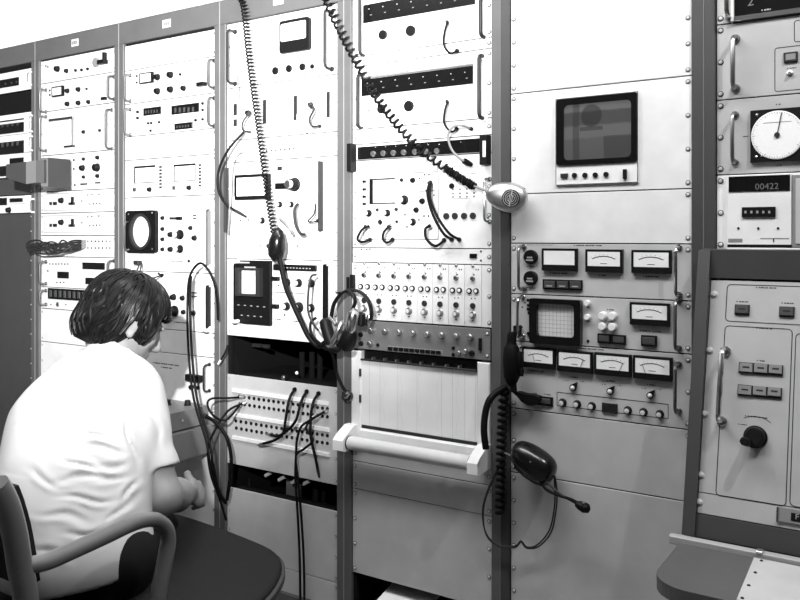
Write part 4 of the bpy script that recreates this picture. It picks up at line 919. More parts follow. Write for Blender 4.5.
build('upper_cable', MB().tube([p-o for p in spline([P[0], P[0]+Vector((-.05, -.02, .10)), Vector((P[0].x-.06, P[0].y-.03, g_ceil-.012))], 8)], .0034, 6), 'rubber', t, 60)
b = MB().lathe([(.002,-.062),(.016,-.05),(.027,-.02),(.030,.008),(.026,.032),(.012,.048),(.002,.052)], 20); bo = build('body', b, 'black_gloss', t, 50); bo.rotation_euler = (math.radians(-90), math.radians(0), math.radians(0)); bo.rotation_euler = (math.radians(-88), math.radians(8), 0)
build('button', MB().tube([(-.012,-.027,.0),(-.012,-.031,.0)], .007, 10), 'dark_grey', t, 40)
P = spline([onY(x, y, Y) for x, y, Y in ((279.5,257,-.07),(282,270,-.075),(286,287,-.08),(293,304,-.09),(301,321,-.09),(309,337,-.09),(318,346,-.08),(326,342,-.08))], 8)
build('cable', MB().tube([p-o for p in P], .0085, 8), 'rubber', t, 60)
t = thing('hand_microphone', 'silver hand microphone with a round grille hanging on the rack post by its coiled cord', 'microphone', onY(507, 197, -.05))
o = t.location.copy()
P = [onY(x, y, Y) for x, y, Y in ((318,-20,-.10),(329,6,-.10),(340,30,-.10),(357,62,-.09),(374,93,-.08),(397,124,-.08),(420,149,-.07),(448,170,-.06),(474,186.5,-.05))]
build('coiled_cord', MB().tube([p-o for p in coil(P, lambda f: .0115-.001*f, .003, 48)], .0040, 5), 'rubber', t, 60)
build('upper_cable', MB().tube([p-o for p in spline([P[0], P[0]+Vector((-.05, -.02, .10)), Vector((P[0].x-.06, P[0].y-.03, g_ceil-.012))], 8)], .0040, 6), 'rubber', t, 60)
P2 = [onY(x, y, Y) for x, y, Y in ((446,169,-.06),(460,178,-.055),(475,187,-.05))]
build('cord_sleeve', MB().tube([p-o for p in coil(P2, .0085, .003, 130)], .0042, 5), 'rubber', t, 60)
P3 = [onY(x, y, Y) for x, y, Y in ((474,186,-.05),(484,190,-.05),(493,193.5,-.05))]
build('cable', MB().tube([p-o for p in P3], .0036, 8), 'mid_grey', t, 60)
# egg body lying in the rack plane, grille facing the room
v = []; f = []; n1, n2 = 22, 18
for i in range(n1+1):
    s_ = i/n1; xx = -.058+.116*s_
    wdt = .041*math.sqrt(max(0, 1-((s_-.60)/.60)**2)) if s_ < .60 else .041*math.sqrt(max(0, 1-((s_-.60)/.40)**2))
    wdt = max(wdt, .006 if s_ < .1 else .0008)
    for j in range(n2):
        a_ = 2*math.pi*j/n2; v.append((xx, -.022*math.sin(a_)*(wdt/.041)**.7 - .0, wdt*math.cos(a_)))
for i in range(n1):
    for j in range(n2): k = (j+1) % n2; f.append((i*n2+j, i*n2+k, (i+1)*n2+k, (i+1)*n2+j))
body = build('body', MB().add(v, f), 'alum', t, 50); body.rotation_euler = (math.radians(6), math.radians(12), math.radians(22))
def face(name, mb, m): 
    q = build(name, mb, m, body, 40); return q
face('grille', MB().lathe([(.0245,-.019),(.0245,-.0235),(.022,-.0245),(0,-.0250)], 24, (.012,0,0)), 'black')
b = MB()
for r_ in (.021, .0155, .0105):
    b.ring([(.012+r_*math.cos(i*.2618), r_*math.sin(i*.2618)) for i in range(24)], [(.012+(r_-.0013)*math.cos(i*.2618), (r_-.0013)*math.sin(i*.2618)) for i in range(24)], -.0262, -.0244)
for q in (-.004, 0, .004): b.box(.012+q-.0008, .012+q+.0008, -.0262, -.0246, -.008, .008)
b.box(.012-.0012, .012+.0012, -.0263, -.0246, .008, .022); b.box(.012-.0012, .012+.0012, -.0263, -.0246, -.022, -.008)
face('grille_bars', b, 'alum')
face('talk_button', MB().tube([(.020,.006,.030),(.040,.006,.022)], [.010,.011], 10), 'black')

# headphones hanging on the post between racks 3 and 4
hc = onY(349, 306, -.07)
t = thing('headphones', 'headphones with black band and silver ear caps hanging on a hook of the rack post', 'headphones', hc)
W = lambda x, y, Y=-.07: onY(x, y, Y)-hc
build('headband', MB().tube(spline([W(331,318),W(334,304),W(341,294),(W(350,290)),W(360,292),W(368,300),W(371.5,312),W(370.5,320)], 6), .0048, 8, (1.9, (0,1,0))), 'black', t, 60)
build('inner_band', MB().tube(spline([W(351,312,-.09),W(355,303,-.09),W(353.5,295,-.09),W(349,291,-.08)], 6), .0045, 8, (1.8, (0,1,0))), 'black', t, 60)
build('ear_cap', MB().tube([W(355.5,311,-.12),W(353.5,313,-.12),W(351,328,-.12),W(349.5,331,-.12)], [.012,.0175,.0185,.012], 12), 'chrome', t, 50)
build('ear_cap', MB().tube([W(370,315,-.07),W(369.5,316,-.07),W(368,325,-.07),W(367.5,326.5,-.07)], [.006,.0085,.0085,.005], 10), 'chrome', t, 50)
build('ear_pad', MB().tube([W(362,313,-.085),W(361.5,314,-.085),W(361.2,325,-.085),W(361,326,-.085)], [.009,.0125,.0125,.008], 12), 'black', t, 50)
build('ear_pad', MB().tube([W(352,330,-.10),W(350,334,-.10),W(346,346,-.09),W(344,349,-.09)], [.016,.024,.026,.014], 12), 'black', t, 50)
build('swivel_arm', MB().tube(spline([W(343,321,-.10),W(339,328,-.12),W(335,337,-.12),W(331,345,-.11)], 4), [.003]+[.0075]*10+[.005]*2, 8), 'alum', t, 50)
build('swivel_joint', MB().tube(spline([W(330,318,-.10),W(333,321,-.11),W(336,325,-.12)], 4), .006, 8), 'chrome', t, 50)
build('clip', MB().tube(spline([W(327,345,-.10),W(331,347,-.11),W(337,345,-.11)], 4), .0045, 8), 'chrome', t, 50)
build('microphone_pad', MB().tube(spline([W(325,318,-.09),W(326,325,-.09),W(329,336,-.09),W(333,345,-.09),W(341,350,-.09)], 5), [.004,.011,.016]+[.019]*15+[.016,.011,.004], 12), 'black', t, 50)
t = thing('wall_hook', 'black hook on the rack post that carries the headphones', 'hook', onY(350, 284, -.009))
b = MB(); b.box(-.010, -.002, -.006, 0, -.02, .022); b.box(.008, .020, -.012, 0, -.022, .03); b.box(.000, .016, -.075, -.003, -.026, -.021); build('bracket', b, 'black', t)
cord('twisted cable from the headphones down to a black plug on the post', [(326,348,-.07),(331,352,-.06),(334,360,-.05),(336,372,-.04),(341,384,-.035),(346,392,-.03)], .0050, 'rubber', name='cable', ends=[(0, .008, .01)])
t = thing('cable_reel_plug', 'round black plug hanging against the rack post below the headphones', 'plug', onY(348, 396, -.026))
build('body', MB().lathe([(.016,.006),(.018,0),(.018,-.012),(.012,-.018),(0,-.019)], 18), 'black_gloss', t, 40); build('ring', MB().lathe([(.010,-.018),(.010,-.022),(0,-.022)], 14), 'dark_grey', t, 40)
cord('bright scrap of twisted wire beside the black plug', [(344,391,-.03),(343,395,-.035),(346,398,-.05),(349,394,-.05)], .0026, 'alum', name='cable')
cord('thin black cable looping beside the oscilloscope handle', [(322,345,-.09),(314,338,-.09),(310.5,330,-.09),(311,322,-.08),(316,318,-.06)], .0045, 'rubber', name='cable')

# telephone handset on the post between racks 4 and 5
hc = onY(512, 358, -.05)
t = thing('telephone_handset', 'black handset hanging upright on the rack post between chart recorder and meter panels', 'handset', hc)
W = lambda x, y, Y=-.05: onY(x, y, Y)-hc
P = [W(511.8,332),W(511.8,336),W(511.6,342),W(511.5,345),W(511.5,349),W(511.5,362),W(511.5,376),W(511.5,382),W(511.5,386)]
build('body', MB().tube(P, [.010,.0135,.013,.016,.022,.0245,.0235,.016,.008], 14), 'rubber', t, 50)
build('side_switch', MB().tube([W(519,352),W(519.5,356),W(519.5,366),W(519,370)], [.008,.011,.011,.008], 8), 'rubber', t, 50)
build('side_key', MB().tube([W(521.3,368),W(521.5,370),W(521.3,376)], [.006,.008,.006], 8), 'rubber', t, 50)
build('neck', MB().tube([W(513.5,384),W(514,392)], .009, 8), 'rubber', t, 50)
build('hook_strap', MB().box(-.006, .006, .02, .049, .055, .085), 'black', t)
P = [onY(x, y, -.035) for x, y in ((506,388),(503.5,400),(502.5,420),(501.5,440),(501,462),(500.5,490),(500,515))]
t2 = thing('coiled_cable', 'coiled black cable hanging down the rack post under the handset', 'cable', P[0]); build('coil', MB().tube([p-P[0] for p in coil(P, .011, .003, 55)], .0052, 6), 'rubber', t2, 60)
cord('broad black strap curving from the handset to the chart recorder roller', [(507,387,-.04),(497,392,-.06),(489,401,-.08),(485,415,-.09),(484,432,-.10),(486,449,-.10)], .0095, 'rubber', name='strap', cat='strap')
q = onY(527, 399, -.03); t = thing('hanging_earpiece', 'flat leaf-shaped black earpiece resting on the meter panel below the handset', 'earpiece', q)
v = []; pts = [(514.5,392),(519,396),(523,401),(529,404.5),(536,405),(540,401),(540,396.5),(534,394.5),(526,393.5),(519,391.5)]
build('body', MB().prism([(onY(x,y,-.03).x-q.x, onY(x,y,-.03).z-q.z) for x, y in pts], -.012, .012), 'rubber', t)
# earmuff and boom microphone
q = onY(535, 464, -.06); t = thing('headset', 'glossy black oval headset with a boom microphone hanging against the plain grey panel', 'headset', q)
W = lambda x, y, Y=-.06: onY(x, y, Y)-q
P = spline([W(514,451),W(523,455),W(535,463),W(547,471),W(554,475)], 5)
n_ = len(P); R_ = [.006+.036*math.sqrt(max(0,1-((i/(n_-1)-.48)/.53)**2)) for i in range(n_)]
build('ear_shell', MB().tube(P, R_, 18), 'black_gloss', t, 60)
build('ear_cushion', MB().tube(spline([W(516,462,-.05),W(526,471,-.05),W(538,479,-.05),W(548,481,-.05)], 5), [.006]+[.016]*12+[.012]*3, 12), 'dark_grey', t, 60)
build('boom', MB().tube(spline([W(538,477,-.08),W(546,489,-.085),W(558,495,-.09),W(570,499,-.09),W(578,503,-.09)], 6), .0042, 8), 'rubber', t, 60)
build('boom', MB().tube(spline([W(540,476,-.08),W(550,485,-.085),W(560,494,-.09),W(572,501,-.09),W(579,505,-.09)], 6), .0032, 8), 'dark_grey', t, 60)
build('boom_microphone', MB().tube([W(576,503.5,-.09),W(579,505,-.09),W(584,507.5,-.09),W(588.5,508.5,-.09),W(590,508.5,-.09)], [.007,.011,.014,.011,.004], 14), 'black', t, 50)
build('microphone_cap', MB().tube([W(583,503.5,-.10),W(585,505.5,-.105)], [.005,.008], 10), 'chrome', t, 50)
build('wire', MB().tube(spline([W(531,462,-.10),W(520,459,-.08),W(505,453,-.05)], 5), .0022, 6), 'alum', t, 60)
for dx, dy in ((0, 0), (2.0, 1.2)):
    cord('thin twisted wire looping from the headset around the rack post' if dx == 0 else 'second thin wire looping beside the first from the headset', [(505+dx*.3,453,-.03),(497+dx*.5,470,-.035),(487+dx*.4,492,-.04),(482.5+dx*.4,512,-.04),(486,533+dy,-.04),(498,545+dy,-.035),(515,546+dy,-.03),(521,541+dy,-.03),(527,547+dy,-.03),(537+dx,545+dy,-.03),(549+dx,531+dy,-.03),(554+dx,510,-.035),(555+dx,492,-.05),(554+dx*.4,476,-.06)], .0022, 'dark_grey', name='cable', group='wires of the headset')

# grey hood reaching across from the end of the row
q = onY(60, 172, -.06); t = thing('grey_hood', 'grey tapered metal hood reaching out across the pale switch panel', 'hood', q)
W = lambda x, y, Y: onY(x, y, Y)-q
def loft(rings, name, m):
    b = MB(); n = len(rings[0]); v = [p for r_ in rings for p in r_]; f = [tuple(range(n))[::-1], tuple((len(rings)-1)*n+i for i in range(n))]
    for j in range(len(rings)-1):
        for i in range(n): k = (i+1) % n; f.append((j*n+i, j*n+k, (j+1)*n+k, (j+1)*n+i))
    return build(name, b.add(v, f), m, t)
def sec(x, y0, y1, Y, dp): return [W(x, y0, Y), W(x, y1, Y), W(x, y1, Y)+Vector((0, dp, 0)), W(x, y0, Y)+Vector((0, dp, 0))]
loft([sec(6,164.5,178,-.24,.05), sec(26,161.5,184,-.20,.07), sec(36,160.5,182.5,-.17,.08), sec(44,159.5,183,-.15,.09)], 'arm', 'hood_grey')
loft([sec(41,157.8,186,-.155,.11), sec(48,157.5,187,-.135,.10)], 'sleeve', 'hood_grey')

build('mounting_bracket', MB().add([W(44,164,-.10),W(44,181,-.10),W(56,181,-.001),W(56,164,-.001),W(50,164,-.10),W(50,181,-.10),W(62,181,-.001),W(62,164,-.001)], [(0,1,2,3),(4,7,6,5),(0,4,5,1),(3,2,6,7),(0,3,7,4),(1,5,6,2)]), 'dark_grey', t)

# grey drawer and control box in front of rack 2
t = thing('pull_out_drawer', 'grey metal drawer pulled out beside the hand of the seated man', 'drawer', (.565, -.002, H-.755))
build('body', MB().box(.0, .462, -.30, 0, .0, .092, .004), 'box_grey', t); build('lip', MB().box(-.004, .466, -.304, -.27, .092, .097), 'box_grey', t)
t = thing('control_box', 'small grey control box with two black knobs standing on the drawer', 'control box', (.62, -.012, H-.657))
build('body', MB().box(0, .385, -.21, 0, .0, .062, .005), 'box_grey', t)
for x_, y_ in ((.262, -.075), (.325, -.040)): 
    k_ = link('knob', shared(('round', 14), lambda: lathe_mesh('round', 14), 'black'), None, t, (x_, y_, .062), (.013, .016, .013), (-math.pi/2, 0, 0))
for x_, y_ in ((.27,-.13),(.31,-.115),(.345,-.10),(.22,-.12)): link('screw', shared(('dome', 8), lambda: lathe_mesh('dome', 8), 'alum'), None, t, (x_, y_, .062), (.004,)*3, (-math.pi/2, 0, 0))
build('side_screw', MB().tube([(.385,-.12,.03),(.388,-.12,.03)], .005, 8), 'alum', t, 40)
# ================================================================ chair
SZ = H-.80                                              # seat height
ch = thing('armchair', 'black seated armchair with grey metal frame and bent arms, carrying the man', 'chair', (1.50, -.78, 0))
def CW(p): return Vector(p)-Vector((1.50, -.78, 0))
def rr2(x0, x1, y0, y1, r, n=8):
    return rrect(x0, x1, y0, y1, r, n)
def slab(P, z0, z1, name, m, ch_=.006):
    b = MB(); n = len(P); cx = sum(p[0] for p in P)/n; cy = sum(p[1] for p in P)/n
    def ring_(k, z): return [(cx+(x-cx)*k, cy+(y-cy)*k, z) for x, y in P]
    R_ = [ring_(.97, z0), ring_(1, z0+ch_), ring_(1, z1-ch_), ring_(.985, z1-ch_*.3), ring_(.95, z1)]
    v = [q for r_ in R_ for q in r_]; f = [tuple(range(n))[::-1], tuple((len(R_)-1)*n+i for i in range(n))]
    for j in range(len(R_)-1):
        for i in range(n): k = (i+1) % n; f.append((j*n+i, j*n+k, (j+1)*n+k, (j+1)*n+i))
    return build(name, b.add([CW(q) for q in v], f), m, ch, 50)
def SEAT(g):
    P = [Vector(p) for p in ((1.21,-1.10),(1.20,-.80),(1.22,-.50),(1.28,-.435),(1.45,-.440),(1.62,-.462),(1.73,-.486),(1.80,-.530),(1.86,-.610),(1.905,-.72),(1.92,-.85),(1.90,-1.0),(1.84,-1.10))]
    S = spline([(p.x, p.y, 0) for p in P], 3); c = Vector((1.55, -.8, 0))
    return [(p.x+(p-c).normalized().x*g, p.y+(p-c).normalized().y*g) for p in S][::-1]
slab(SEAT(0), SZ-.026, SZ, 'seat', 'seat_black', .008)
slab(SEAT(.008), SZ-.032, SZ-.010, 'seat_rim', 'seat_rim', .004)
XA = 1.78
AP = [onX(x, y, XA) for x, y in ((13,567),(30,565),(48,561),(75,549.5),(105,536),(132,523.5),(148,519.5),(158,521),(166,529),(168,541),(165,560),(160,585),(157,604))]
def arm_pts(dx): return [p+Vector((dx, 0, 0)) for p in AP]
for dx in (0, 1.22-XA):
    A = spline(arm_pts(dx), 5)
    build('arm', MB().tube([CW(p) for p in A], .0155, 12, (1.25, (1,0,0))), 'chair_metal', ch, 60)
    e = A[-1]
    for y_, z_ in ((-.86, SZ-.03),):
        build('arm_support', MB().tube([CW(e), CW((e.x, e.y-.01, SZ-.05))], .0155, 12, (1.25, (1,0,0))), 'chair_metal', ch, 60)
    U = [onX(x, y, XA)+Vector((dx, 0, 0)) for x, y in ((-4,484),(1,492),(8,508),(15,535),(20,567),(26,600))]
    b0 = U[-1]; U += [Vector((b0.x, b0.y+.02, SZ-.05)), Vector((b0.x, b0.y+.0, .25)), Vector((b0.x, b0.y-.06, .0))]
    build('back_upright', MB().tube([CW(p) for p in spline(U, 5)], .021, 12, (1.1, (1,0,0))), 'chair_metal', ch, 60)
    build('leg', MB().tube([CW((XA+dx-.08*(1 if dx == 0 else -1), -.62, SZ-.04)), CW((XA+dx-.05*(1 if dx == 0 else -1), -.60, .0))], .015, 10), 'chair_metal', ch, 60)
build('seat_frame', MB().tube([CW((1.235, -1.20, SZ-.046)), CW((1.235, -.62, SZ-.046)), CW((1.70, -.62, SZ-.046)), CW((1.70, -1.20, SZ-.046))], .012, 8), 'chair_metal', ch, 60)
yb = U[0].y
b = MB(); rings = []
for i in range(9):
    s_ = i/8; p = spline([onX(x, y, XA) for x, y in ((3,494),(9,509),(16,534),(21,560),(26,592))], 8)[i*4]
    for q in (p,): rings.append([(1.245, q.y+.010, q.z), (1.755, q.y+.010, q.z), (1.762, q.y+.026, q.z), (1.755, q.y+.045, q.z), (1.245, q.y+.045, q.z), (1.238, q.y+.026, q.z)])
v = [CW(q) for r_ in rings for q in r_]; f = [tuple(range(6)), tuple(8*6+i for i in range(6))[::-1]]
for j in range(8):
    for i in range(6): k = (i+1) % 6; f.append((j*6+i, j*6+k, (j+1)*6+k, (j+1)*6+i))
build('back_cushion', MB().add(v, f), 'seat_black', ch, 50)

# ================================================================ implicit surfaces for the figure
def smin(a, b, k):
    h = np.clip(.5+.5*(b-a)/k, 0, 1); return b*(1-h)+a*h-k*h*(1-h)
def cone(P, a, b, ra, rb, sq=None):
    a = np.array(a, dtype=np.float32); b = np.array(b, dtype=np.float32); ab = b-a
    t = np.clip(((P-a)@ab)/max(1e-9, ab@ab), 0, 1)
    return np.sqrt((((P-a)-t[..., None]*ab)**2).sum(-1)) - (ra+(rb-ra)*t)
def ell(P, c, r, M=None):
    q = P-np.array(c, dtype=np.float32)
    if M is not None: q = q@np.array(M, dtype=np.float32)          # world -> local (columns are local axes)
    r = np.array(r, dtype=np.float32); k0 = np.sqrt(((q/r)**2).sum(-1)); k1 = np.sqrt(((q/(r*r))**2).sum(-1))+1e-9
    return k0*(k0-1)/k1
class Field:
    def __init__(s, lo, hi, h):
        s.h = h; s.lo = np.array(lo, dtype=np.float32); n = [int(math.ceil((hi[i]-lo[i])/h))+1 for i in range(3)]
        s.ax = [s.lo[i]+h*np.arange(n[i], dtype=np.float32) for i in range(3)]
        s.D = np.full(n, .2, dtype=np.float32)
    def sub(s, lo, hi):
        sl = []
        for i in range(3):
            a = int(max(0, math.floor((lo[i]-s.lo[i])/s.h))); b = int(min(len(s.ax[i]), math.ceil((hi[i]-s.lo[i])/s.h)+1)); sl.append(slice(a, max(a, b)))
        return tuple(sl)
    def P(s, sl):
        g = np.meshgrid(s.ax[0][sl[0]], s.ax[1][sl[1]], s.ax[2][sl[2]], indexing='ij'); return np.stack(g, -1)
    def add(s, fn, lo, hi, k=.02):
        sl = s.sub(lo, hi)
        if min(x.stop-x.start for x in sl) <= 0: return
        s.D[sl] = smin(s.D[sl], fn(s.P(sl)), k)
    def cone(s, a, b, ra, rb, k=.02, m=.07):
        a = Vector(a); b = Vector(b); R_ = max(ra, rb)+m
        s.add(lambda P: cone(P, a, b, ra, rb), [min(a[i], b[i])-R_ for i in range(3)], [max(a[i], b[i])+R_ for i in range(3)], k)
    def chain(s, pts, rs, k=.02):
        for i in range(len(pts)-1): s.cone(pts[i], pts[i+1], rs[i], rs[i+1], k)
    def ell(s, c, r, M=None, k=.02, m=.07):
        R_ = max(r)+m; s.add(lambda P: ell(P, c, r, M), [c[i]-R_ for i in range(3)], [c[i]+R_ for i in range(3)], k)
    def carve(s, fn, k=.006):
        sl = s.sub(s.lo, [a[-1] for a in s.ax]); s.D = -smin(-s.D, fn(s.P(sl)), k)
    def mesh(s, name):
        D = s.D; ins = D < 0; nx, ny, nz = D.shape
        acc = np.zeros((nx-1, ny-1, nz-1, 3), dtype=np.float32); cnt = np.zeros((nx-1, ny-1, nz-1), dtype=np.float32)
        C = [(i, j, k) for i in (0, 1) for j in (0, 1) for k in (0, 1)]
        for a in C:
            for ax in range(3):
                if a[ax] == 1: continue
                b = list(a); b[ax] = 1
                A = D[a[0]:nx-1+a[0], a[1]:ny-1+a[1], a[2]:nz-1+a[2]]; B = D[b[0]:nx-1+b[0], b[1]:ny-1+b[1], b[2]:nz-1+b[2]]
                x = (A < 0) != (B < 0)
                t = np.where(x, A/np.where(x, A-B, 1), 0)
                cnt += x
                for q in range(3): acc[..., q] += np.where(x, a[q]+(t if q == ax else 0), 0)
        act = cnt > 0; idx = np.full(act.shape, -1, dtype=np.int64); n = int(act.sum()); idx[act] = np.arange(n)
        cell = np.argwhere(act); V = s.lo+s.h*(cell+acc[act]/cnt[act][:, None])
        faces = []
        for ax in range(3):
            o1, o2 = [(1, 2), (2, 0), (0, 1)][ax]
            sl0 = [slice(1, -1)]*3; sl0[ax] = slice(0, -1); sl1 = [slice(1, -1)]*3; sl1[ax] = slice(1, None)
            a = ins[tuple(sl0)]; b = ins[tuple(sl1)]
            e = np.argwhere(a != b)
            if len(e) == 0: continue
            flip = a[tuple(e.T)]
            base = e.copy()
            for q in range(3):
                if q != ax: base[:, q] += 1
            def cid(d1, d2):
                c = base.copy(); c[:, o1] += d1; c[:, o2] += d2; return idx[tuple(c.T)]
            q = np.stack([cid(-1,-1), cid(0,-1), cid(0,0), cid(-1,0)], 1)
            q[~flip] = q[~flip][:, ::-1]; faces.append(q)
        Fq = np.concatenate(faces); Fq = Fq[(Fq >= 0).all(1)]
        me = bpy.data.meshes.new(name); me.from_pydata(V.tolist(), [], Fq.tolist()); me.polygons.foreach_set('use_smooth', [True]*len(me.polygons)); me.update()
        return me

# ---- joints (world)
FWD = Vector((-.28, .96, 0)).normalized(); RGT = Vector((FWD.y, -FWD.x, 0))
hip = at(80, 556, 1.88); mid = at(76, 482, 1.98); chest = at(90, 428, 2.08); upb = at(102, 390, 2.14); neckb = at(112, 362, 2.18)
shR = at(135, 393, 2.07); shL = at(58, 404, 2.25)
elR = at(163, 497, 2.00); wrR = at(188, 493, 2.24)
hd = at(127, 321, 2.24)
elL = at(66, 505, 2.36); wrL = at(120, 510, 2.42)
hipR = Vector((hip.x, hip.y, 0))+RGT*.09+Vector((0, 0, H-.735)); hipL = hipR-RGT*.19
knR = Vector((1.335, -.535, H-.835)); knL = Vector((1.16, -.56, H-.83))
anR = Vector((1.36, -.50, .09)); anL = Vector((1.18, -.50, .09))
# ---- head frame: gaze right and away, tilted down
gz = Vector((.40, .92, 0)).normalized(); pit = math.radians(30)
gy = (gz*math.cos(pit)-Vector((0,0,1))*math.sin(pit)).normalized(); gx = Vector((gz.y, -gz.x, 0)); gzz = gx.cross(gy)
HM = np.array([[gx[i], gy[i], gzz[i]] for i in range(3)], dtype=np.float32)       # columns: local axes in world
HMm = Matrix(((gx.x, gy.x, gzz.x), (gx.y, gy.y, gzz.y), (gx.z, gy.z, gzz.z)))
def hw(x, y, z): return hd+HMm@Vector((x, y, z))
def head(Fd):
    Fd.ell(hw(0,-.012,.028), (.076,.096,.086), HM, .01)
    Fd.ell(hw(0,.030,-.035), (.060,.066,.075), HM, .03)
    Fd.ell(hw(0,.055,-.088), (.030,.030,.026), HM, .03)
    Fd.cone(hw(0,.088,.012), hw(0,.112,-.030), .008, .0125, .012); Fd.ell(hw(0,.098,-.036), (.017,.012,.009), HM, .01)
    for s_ in (-1, 1):
        Fd.ell(hw(.027*s_,.083,.022), (.024,.010,.007), HM, .012)        # brow
        Fd.ell(hw(.040*s_,.068,-.020), (.020,.016,.016), HM, .02)        # cheek
        Fd.ell(hw(.029*s_,.080,.002), (.012,.010,.009), HM, .004)        # eye
        Fd.ell(hw(.079*s_,-.004,-.004), (.009,.021,.031), HM, .008)      # ear
        Fd.ell(hw(.085*s_,-.014,.004), (.006,.010,.026), HM, .003); Fd.ell(hw(.080*s_,.003,-.030), (.007,.009,.010), HM, .005)
    Fd.ell(hw(0,.090,-.058), (.024,.009,.006), HM, .008); Fd.ell(hw(0,.087,-.070), (.021,.010,.007), HM, .008)
    Fd.cone(hw(0,-.030,-.06), neckb, .054, .060, .03)
body = Field((.95, -1.12, 0.0), (1.80, -.10, H+.06), .0052)
head(body)
r2 = RGT
def torso(Fd, g):
    for s_ in (-1, 1):
        Fd.chain([hip+r2*.055*s_, mid+r2*.062*s_, chest+r2*.078*s_, upb+r2*.075*s_], [.115+g, .100+g, .108+g, .080+g], .06)
    Fd.chain([hip, mid, chest, upb, neckb], [.11+g, .105+g, .115+g, .09+g, .055+g], .05)
    Fd.cone(neckb, shR, .052+g, .056+g, .04); Fd.cone(neckb, shL, .052+g, .056+g, .04)
torso(body, -.020)
body.chain([shR, elR], [.047, .043], .03); body.chain([elR, (elR+wrR)/2, wrR], [.041, .040, .027], .02)
body.chain([shL, elL], [.047, .041], .03); body.chain([elL, (elL+wrL)/2, wrL], [.040, .038, .027], .02)
def hand(Fd, wr, fw, dn, curl, side):
    """palm along fw, back of the hand away from dn; side = direction of the thumb"""
    fw = fw.normalized(); side = (side-fw*side.dot(fw)).normalized(); dn = (dn-fw*dn.dot(fw)); dn = (dn-side*dn.dot(side)).normalized()
    pc = wr+fw*.045
    M_ = np.array([[side[i], fw[i], dn[i]] for i in range(3)], dtype=np.float32)
    Fd.ell(pc, (.040,.050,.017), M_, .012)
    for j, (o, L_) in enumerate(((.028,.082),(.010,.092),(-.009,.086),(-.027,.068))):
        p = wr+fw*(.080-.006*abs(j-1))+side*o; d = fw.copy(); seg = (.46, .30, .24)
        ang = 0
        for q in range(3):
            ang += curl*(.55, .9, .6)[q]; d = fw*math.cos(ang)+dn*math.sin(ang); e = p+d*(L_*seg[q])
            Fd.cone(p, e, .0092-.0008*q, .0086-.0010*q, .003, .03); p = e
    b_ = wr+fw*.025+side*.034; m1 = b_+(side*.6+fw*.6+dn*.35).normalized()*.038; m2 = m1+(fw*.85+dn*.5-side*.1).normalized()*.030; Fd.cone(b_-side*.012, m1, .014, .0105, .012, .03); Fd.cone(m1, m2, .0105, .0085, .003, .03)
fwR = (wrR-elR).normalized()
hand(body, wrR, (fwR+Vector((.15,.3,-.1))), Vector((-.45, .25, -.85)), .75, Vector((-.5, .3, .8)))
fwL = (wrL-elL).normalized(); hand(body, wrL, fwL, Vector((0, .3, -1)), .6, Vector((1, 0, .2)))
for a, b_, c in ((hipR, knR, anR), (hipL, knL, anL)):
    body.chain([a, b_, c], [.085, .055, .038], .04)
    f0 = Vector((c.x, c.y, .045)); body.cone(f0+Vector((0,-.05,-.005)), f0+FWD*.16+Vector((0,0,-.015)), .035, .028, .02)
man = link('person', body.mesh('person'), 'skin')
tag(man, 'dark-haired person in a white short-sleeved shirt, sitting hunched in the armchair', 'person')

# ---- shirt: torso and sleeves with folds, open at neck, sleeves and hem
sh_ = Field((.98, -1.13, H-.84), (1.72, -.40, H-.20), .0050)
for s_, g_ in ((1, .0), (-1, .008)):
    sh_.chain([hip+r2*.042*s_+Vector((0,0,-.08)), hip+r2*(.048 if s_ > 0 else .070)*s_, mid+r2*.064*s_, chest+r2*.078*s_, upb+r2*.072*s_], [.103+g_, .104+g_, .105+g_, .114, .086], .09)
sh_.chain([hip, mid, chest, upb, neckb], [.115, .112, .121, .096, .060], .05)
sh_.cone(neckb-Vector((0,0,.012)), shR, .048, .058, .04); sh_.cone(neckb, shL, .054, .060, .04)
eS = shR+(elR-shR)*.73; dR = (elR-shR).normalized(); eL = shL+(elL-shL)*.70; dL = (elL-shL).normalized()
hem_n = (dR+Vector((-.25, .0, .30))).normalized()                     # the sleeve end is cut on a slant
def sleeve(P, a, b, c, n, ra, rb):
    d = smin(cone(P, a, b, ra, rb), cone(P, b, c, rb, rb*1.03), .02)
    return np.maximum(d, (P[..., 0]-b.x)*n.x+(P[..., 1]-b.y)*n.y+(P[..., 2]-b.z)*n.z)
def box_of(pts, m): return [min(p[i] for p in pts)-m for i in range(3)], [max(p[i] for p in pts)+m for i in range(3)]
lo_, hi_ = box_of([shR, elR], .14); sh_.add(lambda P: sleeve(P, shR, eS, eS+dR*.1, hem_n, .059, .055), lo_, hi_, .018)
lo_, hi_ = box_of([shL, elL], .14); sh_.add(lambda P: sleeve(P, shL, eL, eL+dL*.1, dL, .060, .056), lo_, hi_, .018)
sl = sh_.sub(sh_.lo, [a[-1] for a in sh_.ax]); PP = sh_.P(sl); X, Y, Z = PP[..., 0], PP[..., 1], PP[..., 2]
